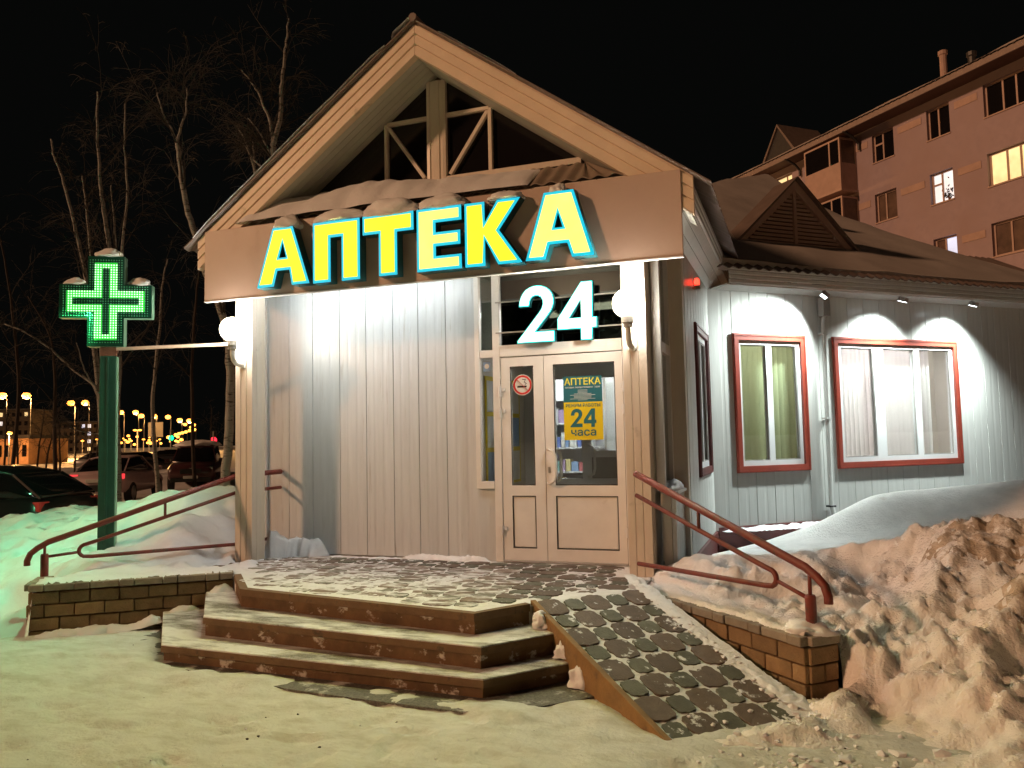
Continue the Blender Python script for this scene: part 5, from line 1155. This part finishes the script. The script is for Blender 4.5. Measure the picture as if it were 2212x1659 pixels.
# ------------------------------------------------------------------ trees
def tree(name, label, stems, seed, m_='bark', group='bare trees beside the pharmacy', nb=12, tl=1.6, twigs=True, tw=None):
    r_ = random.Random(seed); root = Vector(stems[0][0][0]); t = thing(name, (root.x, root.y, 0), label, 'tree', group)
    tk, cr = MB(), MB()
    for pts, r0_, r1_ in stems:
        pts = [Vector(p) for p in pts]; n = len(pts); fine = []
        for i in range(n - 1):
            p0, p1, p2, p3 = pts[max(i - 1, 0)], pts[i], pts[i + 1], pts[min(i + 2, n - 1)]
            for k in range(5):
                u = k / 5; fine.append(.5 * ((2 * p1) + (p2 - p0) * u + (2 * p0 - 5 * p1 + 4 * p2 - p3) * u * u + (3 * p1 - p0 - 3 * p2 + p3) * u ** 3) + Vector((r_.gauss(0, .008), r_.gauss(0, .008), 0)))
        fine.append(pts[-1]); rad = [lerp(r0_, r1_, (i / (len(fine) - 1)) ** .8) for i in range(len(fine))]
        tk.tube(fine, rad, 8)
        L = sum((b_ - a_).length for a_, b_ in zip(fine, fine[1:]))
        for k in range(nb):
            u = r_.uniform(.28, 1.0); i = min(len(fine) - 2, int(u * (len(fine) - 1))); p = fine[i]; d = (fine[i + 1] - fine[i]).normalized()
            a = r_.uniform(0, 6.28); od = (Vector((math.cos(a), math.sin(a), 0)) * .75 + d * .65 + Z3 * .25).normalized(); ln = tl * r_.uniform(.5, 1.2) * (1.25 - .6 * u); br = max(.006, rad[i] * .38)
            bp = [p]; cur = od
            for q in range(5): cur = (cur + Vector((r_.gauss(0, .16), r_.gauss(0, .16), .10 - .07 * q + r_.gauss(0, .1)))).normalized(); bp.append(bp[-1] + cur * ln / 5)
            cr.tube(bp, [lerp(br, .004, q / 5) for q in range(6)], 5, caps=False)
            if twigs:
                for w_ in range(7):
                    q = r_.randint(1, 5); p2 = bp[q - 1].lerp(bp[q], r_.random()); c2 = (cur + Vector((r_.gauss(0, .7), r_.gauss(0, .7), r_.gauss(.1, .5)))).normalized(); tp = [p2]; l2 = r_.uniform(.3, .9) * tl * .5
                    for e in range(4): c2 = (c2 + Vector((r_.gauss(0, .15), r_.gauss(0, .15), -.16))).normalized(); tp.append(tp[-1] + c2 * l2 / 4)
                    cr.tube(tp, [.0065, .0055, .0045, .0035, .0025], 3, caps=False)
                    for e in range(2):
                        p3 = tp[r_.randint(1, 3)]; c3 = (c2 + Vector((r_.gauss(0, .6), r_.gauss(0, .6), r_.gauss(-.1, .4)))).normalized(); cr.tube([p3, p3 + c3 * l2 * .25, p3 + c3 * l2 * .45 - Z3 * .05], [.004, .003, .002], 3, caps=False)
    tk.build('trunk', M[m_], t, smooth=True); cr.build('crown', M['twig'], t, smooth=True)
    return t
def T3(dp, *pts): return [tuple(at(x, y, dp)) for x, y in pts]
def gz(x, y, dp):
    p = at(x, y, dp); return (p.x, p.y, -.1)
D1 = 18.0
tree('birch_tree', 'pale birch right behind the green post with black-flecked bark', [([gz(256, 1090, D1)] + T3(D1, (254, 1010), (250, 900), (247, 790), (242, 640), (236, 534), (222, 440), (215, 369), (211, 290), (211, 198)), .095, .02), (T3(D1, (252, 930), (258, 800), (262, 640), (264, 534), (275, 425), (269, 320), (271, 220)), .05, .015), (T3(D1, (244, 700), (250, 560), (246, 470), (240, 400)), .035, .01)], 1, nb=11, tl=2.1)
D2_ = 15.5
tree('birch_tree', 'leaning birch forked high up beside the left end of the sign', [([gz(482, 1085, D2_)] + T3(D2_, (486, 1060), (495, 930), (498, 800), (490, 720), (468, 640), (443, 581), (425, 515), (404, 447), (390, 370), (383, 307)), .105, .045), (T3(D2_, (383, 307), (368, 275), (352, 245), (340, 200)), .03, .012), (T3(D2_, (383, 307), (392, 270), (402, 240), (404, 190)), .03, .012)], 2, nb=10, tl=1.7)
D3 = 20.0
tree('birch_tree', 'slender birch leaning left above the left arm of the cross', [([gz(232, 1080, D3)] + T3(D3, (215, 860), (200, 700), (190, 620), (178, 560), (165, 500), (150, 440), (130, 370), (118, 340), (110, 300)), .08, .02)], 3, nb=10, tl=1.9)
tree('birch_tree', 'thin birch between the leaning birch and the cross top', [([gz(228, 1080, 21)] + T3(21, (222, 800), (205, 640), (197, 560), (190, 480), (183, 420), (178, 380)), .065, .018)], 4, nb=10, tl=1.9)
tree('birch_tree', 'birch rising behind the left slope of the gable roof', [([gz(600, 1080, 17)] + T3(17, (598, 800), (594, 500), (590, 346), (592, 307), (606, 250), (608, 190), (613, 133), (618, 90), (624, 40)), .10, .015), (T3(17, (592, 320), (585, 270), (565, 213), (545, 180), (520, 150)), .045, .012), (T3(17, (592, 350), (578, 320), (560, 285), (535, 255)), .03, .01), (T3(17, (590, 400), (570, 370), (545, 340), (525, 310)), .03, .01)], 5, nb=10, tl=1.7)
tree('bare_tree', 'bare tree with forked crown just outside the gable snow edge', [([gz(556, 1080, 19)] + T3(19, (550, 700), (556, 480), (552, 385), (540, 330), (528, 300), (510, 270)), .07, .014), (T3(19, (552, 385), (549, 340), (545, 300)), .03, .01)], 6, nb=8, tl=1.7)
for i, (pts, dp, lab) in enumerate((([(120, 1010), (118, 900), (118, 800), (105, 720), (60, 640)], 24, 'crooked bare tree leaning out under the left arm of the cross'), ([(345, 1010), (330, 900), (335, 800), (345, 700), (350, 620), (362, 560)], 23, 'thin bare tree between the cross and the globe lamp'),
        ([(420, 1010), (415, 850), (418, 720), (428, 600), (440, 480)], 26, 'dark bare tree standing over the street lamps'), ([(20, 1010), (40, 850), (30, 700), (10, 560), (-20, 430)], 25, 'bare tree at the left edge of the picture'))):
    tree('bare_tree', lab, [([gz(pts[0][0], 1080, dp)] + T3(dp, *pts[1:]), .07, .015)], 20 + i, m_='bark' if i == 1 else 'darkbark', nb=8, tl=2.2)
tree('bare_tree', 'wide-branched bare tree whose long limb reaches left of the post', [([gz(262, 1080, 19)] + T3(19, (245, 960), (230, 890), (205, 835), (160, 800), (110, 755), (60, 720), (10, 700)), .06, .015), (T3(19, (225, 880), (205, 840), (180, 790), (165, 740)), .03, .01), (T3(19, (222, 938), (190, 935), (150, 925)), .02, .008)], 30, nb=10, tl=1.6)
# dark saplings by the car park
for i in range(9):
    x = (8, 40, 78, 95, 130, 160, 188, 205, 452)[i]; dp = 27 + i * 1.3; lean = (6, -4, 14, 25, -3, 8, 22, 12, 4)[i]
    tree('sapling', 'dark sapling by the car park, %s' % ('at the left edge of the picture', 'second from the left edge', 'third from the left edge, leaning right', 'leaning strongly right above the dark car', 'upright above the dark car roof', 'thin, above the dark car roof end', 'leaning right just left of the post', 'closest to the green post', 'beside the red light')[i], [([gz(x, 1040, dp)] + T3(dp, (x + lean * .3, 985), (x + lean, 920), (x + lean * 1.3, 880)), .05, .01)], 40 + i, m_='darkbark', group='saplings by the car park', nb=7, tl=1.3, twigs=True)

# ------------------------------------------------------------------ cars
def car(name, label, loc, rz_, col_, st, cab, lights, W=.86):
    Cc = thing(name, loc, label, 'car', rz=rz_); pm = paint(name + '_paint', col_)
    def loft(sts, name, m_, fn, parent=Cc, smooth=True):
        B = MB(); n = None
        for s in sts:
            ring = fn(*s); n = len(ring); B.v += ring
        for i in range(len(sts) - 1):
            for k in range(n): k2 = (k + 1) % n; B.f.append((i * n + k, i * n + k2, (i + 1) * n + k2, (i + 1) * n + k))
        B.f.append(tuple(range(n - 1, -1, -1))); B.f.append(tuple(range((len(sts) - 1) * n, len(sts) * n)))
        return B.build(name, m_, parent, smooth=smooth, local=True, fix=True)
    def ringb(x, zb, zt, w):
        return [(x, -w * .86, zb), (x, -w * .98, zb + .12), (x, -w, lerp(zb, zt, .5)), (x, -w * .97, zt - .08), (x, -w * .86, zt - .005), (x, 0, zt + .03), (x, w * .86, zt - .005), (x, w * .97, zt - .08), (x, w, lerp(zb, zt, .5)), (x, w * .98, zb + .12), (x, w * .86, zb)]
    loft(st, 'body', pm, ringb)
    def ringc(x, zb, zt, wb, wt): return [(x, -wb, zb), (x, -lerp(wb, wt, .55), lerp(zb, zt, .6)), (x, -wt, zt), (x, -wt * .7, zt + .02), (x, wt * .7, zt + .02), (x, wt, zt), (x, lerp(wb, wt, .55), lerp(zb, zt, .6)), (x, wb, zb)]
    g_ = loft(cab, 'windows', M['pane_dark'], ringc)
    top = [c for c in cab if c[2] > max(c_[2] for c_ in cab) - .16]
    loft([(c[0], c[2] - .01, c[2] + .022, c[4] * 1.02) for c in top], 'roof', pm, lambda x, z0, z1, w: [(x, -w, z0), (x, -w * .9, z1), (x, w * .9, z1), (x, w, z0)])
    for sg in (-1, 1):
        for a, b_ in ((cab[0], top[0]), (cab[-1], top[-1])): MB().bar((a[0], sg * a[3] * 1.0, a[1]), (b_[0], sg * b_[4] * 1.0, b_[2] + .0), .03, .035).build('pillar', pm, Cc, local=True)
        mx_ = cab[-1][0] - .25; MB().obox((mx_, sg * (W + .02), cab[-1][1] + .06), X3, Y3 * sg, Z3, -.05, .06, 0, .18, -.06, .08).build('mirror', pm, Cc, local=True, bevel=.02)
        for x in (st[0][0] + .78, st[-1][0] - .85):
            wh = MB().lathe((x, sg * (W - .10), .32), [(0, -.1), (.30, -.1), (.325, -.06), (.325, .07), (.30, .11), (.22, .11)], 20, (0, sg, 0)).build('wheel', M['rubber'], Cc, local=True)
            MB().lathe((x, sg * (W - .10), .32), [(0, .09), (.06, .10), (.20, .085), (.22, .105), (.21, .112)], 14, (0, sg, 0)).build('rim', M['steel'], wh, local=True)
    for nm, (x, y, z), (sx, sy, sz), m_ in lights:
        for sg in ((-1, 1) if y else (1,)): MB().box(x - sx, x + sx, sg * y - sy, sg * y + sy, z - sz, z + sz).build(nm, M[m_], Cc, local=True, bevel=.012)
    return Cc
def ang(v): return math.atan2(v[1], v[0])
g0 = Vector(a3z(425, 1060, 0)); g0.z = 0
rg = lambda p: Vector((p.x, p.y, 0)).normalized()
suv = car('parked_suv', 'dark maroon off-roader parked facing the camera with snow on its roof', g0 + rg(g0) * 2.2, ang(-rg(g0) + rl * -.10), (.07, .025, .028),
    [(-2.25, .42, 1.0, .78), (-2.1, .34, 1.08, .86), (-1.0, .30, 1.10, .88), (.7, .30, 1.08, .88), (1.3, .32, 1.04, .87), (1.95, .36, .98, .85), (2.2, .42, .90, .80), (2.28, .48, .82, .74)],
    [(-2.2, 1.06, 1.40, .76, .62), (-1.9, 1.08, 1.66, .80, .66), (.1, 1.08, 1.70, .82, .67), (.45, 1.08, 1.62, .82, .66), (1.15, 1.06, 1.10, .80, .74)],
    [('headlight', (2.17, .62, .80), (.06, .15, .085), 'chrome'), ('fog_light', (2.24, .60, .50), (.03, .07, .05), 'steel'), ('grille', (2.25, 0, .74), (.05, .38, .09), 'dark'), ('plate', (2.31, 0, .52), (.012, .26, .055), 'white'), ('bumper', (2.24, 0, .42), (.06, .72, .08), 'dark'), ('bonnet_emblem', (2.26, 0, .86), (.03, .05, .02), 'chrome')], W=.88)
lump('car_snow', tuple(g0 + rg(g0) * 2.7 + Z3 * 1.70), .8, .8, .22, 31, 'heap of old snow on the off-roader roof', 'pile')
g1 = Vector(a3z(258, 1088, 0)); g1.z = 0
car('parked_saloon', 'silver-pink saloon parked with its tail lamp towards the green post', g1 + rg(g1) * 1.9, ang(rg(g1) + rl * .30), (.52, .38, .40),
    [(-2.25, .45, .86, .74), (-2.1, .36, .98, .83), (-1.2, .30, .98, .86), (.9, .30, .93, .86), (1.5, .32, .86, .84), (2.1, .38, .74, .78), (2.25, .45, .64, .70)],
    [(-1.85, .96, 1.00, .70, .60), (-1.0, .96, 1.36, .76, .58), (.0, .95, 1.43, .77, .58), (.35, .94, 1.39, .77, .57), (1.15, .92, .95, .74, .68)],
    [('tail_light', (-2.17, .64, .84), (.07, .16, .075), 'e_tail'), ('plate', (-2.27, 0, .72), (.01, .26, .055), 'white'), ('bumper', (-2.22, 0, .50), (.08, .70, .10), 'dark')])
g2 = at(228, 1000, 12.0); g2.z = 0
car('parked_hatchback', 'black low car behind the snow bank at the left edge of the picture', g2 - rl * 2.6 + rg(g2) * .6, ang(-rl + fl * .05), (.010, .009, .010),
    [(-2.15, .45, .90, .76), (-2.0, .36, 1.0, .84), (-1.0, .30, 1.0, .86), (.9, .30, .95, .86), (1.5, .32, .88, .84), (2.1, .38, .76, .78), (2.2, .45, .66, .70)],
    [(-2.1, .98, 1.05, .70, .60), (-1.6, .98, 1.33, .76, .58), (-1.0, .97, 1.44, .77, .58), (.0, .96, 1.38, .77, .57), (1.25, .94, .97, .74, .68)],
    [('tail_light', (-2.08, .66, .86), (.06, .12, .07), 'sred'), ('headlight', (2.1, .62, .66), (.05, .14, .06), 'chrome')])
for i, (x, y, dp, hd, c, lab) in enumerate(((300, 985, 40, (.6, .8), (.09, .08, .08), 'snow-dusted dark car in the second row of the car park'), (385, 972, 60, (1, .3), (.05, .05, .06), 'distant dark car below the green traffic light'), (245, 985, 52, (1, 0), (.2, .19, .19), 'distant grey car half hidden by the birch trunk'))):
    g3 = at(x, y, dp); g3.z = 0; h_ = rl * hd[0] + fl * hd[1]
    car('parked_car', lab, g3, ang(h_), c, [(-2.2, .45, .88, .74), (-2.0, .34, .98, .84), (-1, .3, .98, .86), (.9, .3, .94, .86), (1.6, .33, .86, .83), (2.2, .45, .66, .7)],
        [(-1.95, .96, 1.05, .7, .6), (-1.2, .96, 1.40, .76, .58), (.1, .95, 1.45, .77, .58), (1.2, .92, .96, .74, .68)], [('tail_light', (-2.12, .64, .82), (.07, .14, .07), 'sred'), ('headlight', (2.1, .62, .68), (.06, .14, .06), 'chrome' if i != 1 else 'e_head')])

# ------------------------------------------------------------------ street lamps, traffic lights, far buildings
lampm = None
def street_lamp(x, y, label, h=9.0, arms=1, beam=False, k=1.0):
    hor = 948 - .021 * (x - CX); dp = (h - CAM.z) * FPX / (hor - y); p = at(x, y, dp)
    t = thing('street_lamp', (p.x, p.y, 0), label, 'street lamp', 'street lamps along the far road')
    r0_ = .05 if dp < 200 else .07
    MB().tube([(p.x + .9, p.y, 0), (p.x + .9, p.y, h - .5), (p.x + .5, p.y, h + .05), (p.x, p.y, h + .1)], r0_, 6).build('pole', M['dark'], t)
    B = MB(); s = .72 * k * max(1, dp / 165); B.lathe((p.x, p.y, h), [(0, -.55 * s), (.45 * s, -.45 * s), (.7 * s, 0), (.45 * s, .4 * s), (0, .5 * s)], 12).build('lamp_head', M['e_sodium'], t)
    if beam:
        ld2 = bpy.data.lights.new('lamp_light', 'POINT'); ld2.energy = 26000; ld2.color = (1, .47, .14); ld2.shadow_soft_size = .5; lo2 = link('lamp_light', ld2, t); lo2.location = (p.x, p.y, h - .9); par(lo2, t)
ST_ = [(5, 855, 'street lamp at the left edge of the picture', 1), (57, 855, 'large street lamp second from the left edge', 1), (153, 871, 'smaller of the two lamps just left of the green post', 0), (184, 870, 'brighter of the two lamps just left of the green post', 1), (261, 891, 'street lamp just right of the green post', 0), (293, 890.5, 'largest street lamp right of the green post', 1), (305, 898.5, 'street lamp close below the largest one', 0), (333, 899, 'street lamp over the dark billboard', 1), (363, 901, 'street lamp right of the billboard', 0), (388, 908, 'street lamp above the green traffic light', 1), (409, 909, 'last large street lamp of the row', 1), (400, 917, 'small lamp under the last large one'), (419, 918, 'small far lamp at the top of the bright chain'), (413, 923, 'far lamp second in the bright chain'), (420, 928, 'far lamp third in the bright chain'), (410, 930, 'far lamp fourth in the bright chain'), (402, 933, 'far lamp fifth in the bright chain'), (394, 935, 'far lamp sixth in the bright chain'), (387, 937, 'far lamp seventh in the bright chain'), (380, 939, 'far lamp at the low end of the bright chain')]
for a in ST_: street_lamp(a[0], a[1], a[2], beam=len(a) > 3 and a[3] == 1, k=1.15 if len(a) > 3 else .8)
tw_ = at(297, 929, 150); t = thing('street_lamp', (tw_.x, tw_.y, 0), 'short double-headed street lamp below the row', 'street lamp', 'street lamps along the far road')
MB().tube([(tw_.x, tw_.y, 0), (tw_.x, tw_.y, tw_.z)], .09, 6).build('pole', M['white'], t)
for sg in (-1, 1): MB().lathe(tw_ + rl * .45 * sg, [(0, -.2), (.32, -.12), (.36, .05), (0, .15)], 10).build('lamp_head', M['e_sodium'], t)
for i, (x, lab) in enumerate(((33, 'low lamp over the orange-lit shop front'), (87, 'low lamp right of the orange shop front'), (178, 'low lamp among the saplings'), (210, 'low lamp against the left side of the green post'), (270, 'low lamp in the bright string under the row'), (283, 'low lamp second in the bright string'), (310, 'low lamp third in the bright string'), (322, 'low lamp fourth in the bright string'), (338, 'low lamp fifth in the bright string'), (345, 'low lamp sixth in the bright string'))):
    p = at(x, 949 + (i % 3) * 1.5, 170 + 10 * i); t = thing('low_lamp', (p.x, p.y, 0), lab, 'street lamp', 'low lamps near the horizon'); MB().tube([(p.x, p.y, 0), (p.x, p.y, p.z)], .07, 6).build('pole', M['grey'], t); MB().lathe(p, [(0, -.24), (.36, -.15), (.4, .06), (0, .2)], 10).build('lamp_head', M['e_sodium'], t)
r = random.Random(77)
fm = MB().lathe((0, 0, 0), [(0, -.5), (.5, -.35), (.6, 0), (.4, .35), (0, .45)], 8).mesh('far_lamp', M['e_sodium'])
for i in range(46):
    x = r.uniform(232, 432) if i < 30 else r.uniform(60, 210); p = at(x, r.choice((943, 947, 951, 955, 958)) + r.uniform(-2, 2), r.uniform(330, 480)); o = link('far_lamp', fm); o.location = p; sc0 = r.uniform(.7, 1.5); o.scale = (sc0, sc0, sc0)
    tag(o, 'tiny orange light far away on the horizon', 'lamp', 'tiny far lights on the horizon')
def tlight(x, y, dp, m_, lab):
    p = at(x, y, dp); t = thing('traffic_light', (p.x, p.y, 0), lab, 'traffic light'); MB().tube([(p.x, p.y, 0), (p.x, p.y, p.z + .9)], .07, 6).build('pole', M['grey'], t)
    MB().obox(p, rl, fl, Z3, -.22, .22, .08, .3, -.35, .95).build('housing', M['dark'], t); MB().lathe(p + fl * .07, [(0, -.10), (.30, -.06), (.33, 0), (0, .0)], 14, fl).build('lens', M[m_], t)
tlight(369, 946, 95, 'e_traffic', 'green traffic light glowing among the street lamps'); tlight(461, 951, 80, 'e_tred', 'red traffic light glowing beside the leaning birch')
p = at(336, 928, 130); t = thing('billboard', (p.x, p.y, 0), 'dark billboard on a pole under the street lamps', 'billboard'); MB().obox(p, rl, fl, Z3, -1.2, 1.2, 0, .2, -1.2, 1.2).build('panel', M['dark'], t); MB().tube([(p.x, p.y, 0), tuple(p)], .12, 8).build('pole', M['grey'], t)
p = at(358, 965, 62); t = thing('headlamp_car', (p.x, p.y, 0), 'far car approaching with white headlamps on', 'car'); p.z = 0
MB().obox(p, rl, fl, Z3, -.85, .85, 0, 4, .3, .95).build('body', M['dark'], t, bevel=.1); MB().obox(p, rl, fl, Z3, -.7, .7, 1, 3, .95, 1.45).build('cabin', M['pane_dark'], t, bevel=.15)
for sg in (-1, 1): MB().lathe(p + rl * .6 * sg + Z3 * .7 - fl * .02, [(0, -.05), (.16, -.03), (.17, 0), (0, 0)], 12, fl).build('headlight', M['e_head'], t)
# orange-lit shop front and dark blocks far left
def block(name, label, x0, x1, dp, z, thick, m_, lit, cols_, rows_):
    a = at(x0, 960, dp); b_ = at(x1, 960, dp); a.z = b_.z = 0; d = (b_ - a); L = d.length; d.normalize(); n_ = Vector((-d.y, d.x, 0)); t = thing(name, tuple((a + b_) / 2), label, 'building')
    MB().obox(a, d, n_, Z3, 0, L, 0, thick, 0, z).build('wall', m_, t); MB().obox(a, d, n_, Z3, -.3, L + .3, -.3, thick, z, z + .4).build('roof', M['dark'], t); r_ = random.Random(label)
    for i in range(cols_):
        for j in range(rows_):
            on = r_.random() < lit; w_ = L / cols_; h_ = z / rows_
            MB().obox(a, d, n_, Z3, w_ * (i + .25), w_ * (i + .75), -.05, .0, h_ * (j + .3), h_ * (j + .75)).build('window', (r_.choice([M['e_win_w'], M['e_win_y'], M['e_win_b']]) if on else M['pane_dark']), t)
block('far_block', 'dark distant apartment block with a few lit windows at the left edge', -60, 62, 230, 13, 12, M['darkbark'], .16, 9, 5)
block('far_block', 'dark distant apartment block left of the green post', 95, 212, 260, 10, 12, M['darkbark'], .22, 9, 4)
t_ = at(-5, 960, 88)
block('shop_building', 'orange-lit low shop front seen through bare saplings', -45, 62, 90, 2.9, 8, mat('orange_wall', (.6, .35, .18), .7, .2, 1), 0, 6, 1)
sp = at(20, 935, 84); ld2 = bpy.data.lights.new('shop_lamp_light', 'POINT'); ld2.energy = 2600; ld2.color = (1, .45, .14); ld2.shadow_soft_size = .3
SLp = thing('shop_lamp', (sp.x, sp.y, 0), 'lamp in front of the orange-lit shop front', 'street lamp'); MB().tube([(sp.x, sp.y, 0), tuple(sp)], .07, 6).build('pole', M['grey'], SLp); MB().lathe(sp, [(0, -.2), (.3, -.1), (.3, .06), (0, .15)], 10).build('lamp_head', M['e_sodium'], SLp); lo2 = link('shop_light', ld2, SLp); lo2.location = (sp.x, sp.y, sp.z - .6); par(lo2, SLp)
# ploughed heap between car park and road
def hM(x, y):
    p = Vector((x, y, 0)); u = p.dot(rl); dd = p.dot(fl); e = math.exp(-((dd - 36) / 3) ** 2)
    return .75 * e * (1 + .6 * fbm(x, y, .35, 3)) + .15 * e * fbm(x, y, 1.4, 3) - .06
B = MB(); nu, nv = 120, 24
for j in range(nv + 1):
    for i in range(nu + 1):
        u, dd = lerp(-30, -9, i / nu), lerp(30, 42, j / nv); p = rl * u + fl * dd; B.v.append((p.x, p.y, hM(p.x, p.y)))
for j in range(nv):
    for i in range(nu): a = j * (nu + 1) + i; B.f.append((a, a + 1, a + nu + 2, a + nu + 1))
tag(B.build('snow_bank', M['drift'], smooth=True), kind='structure')
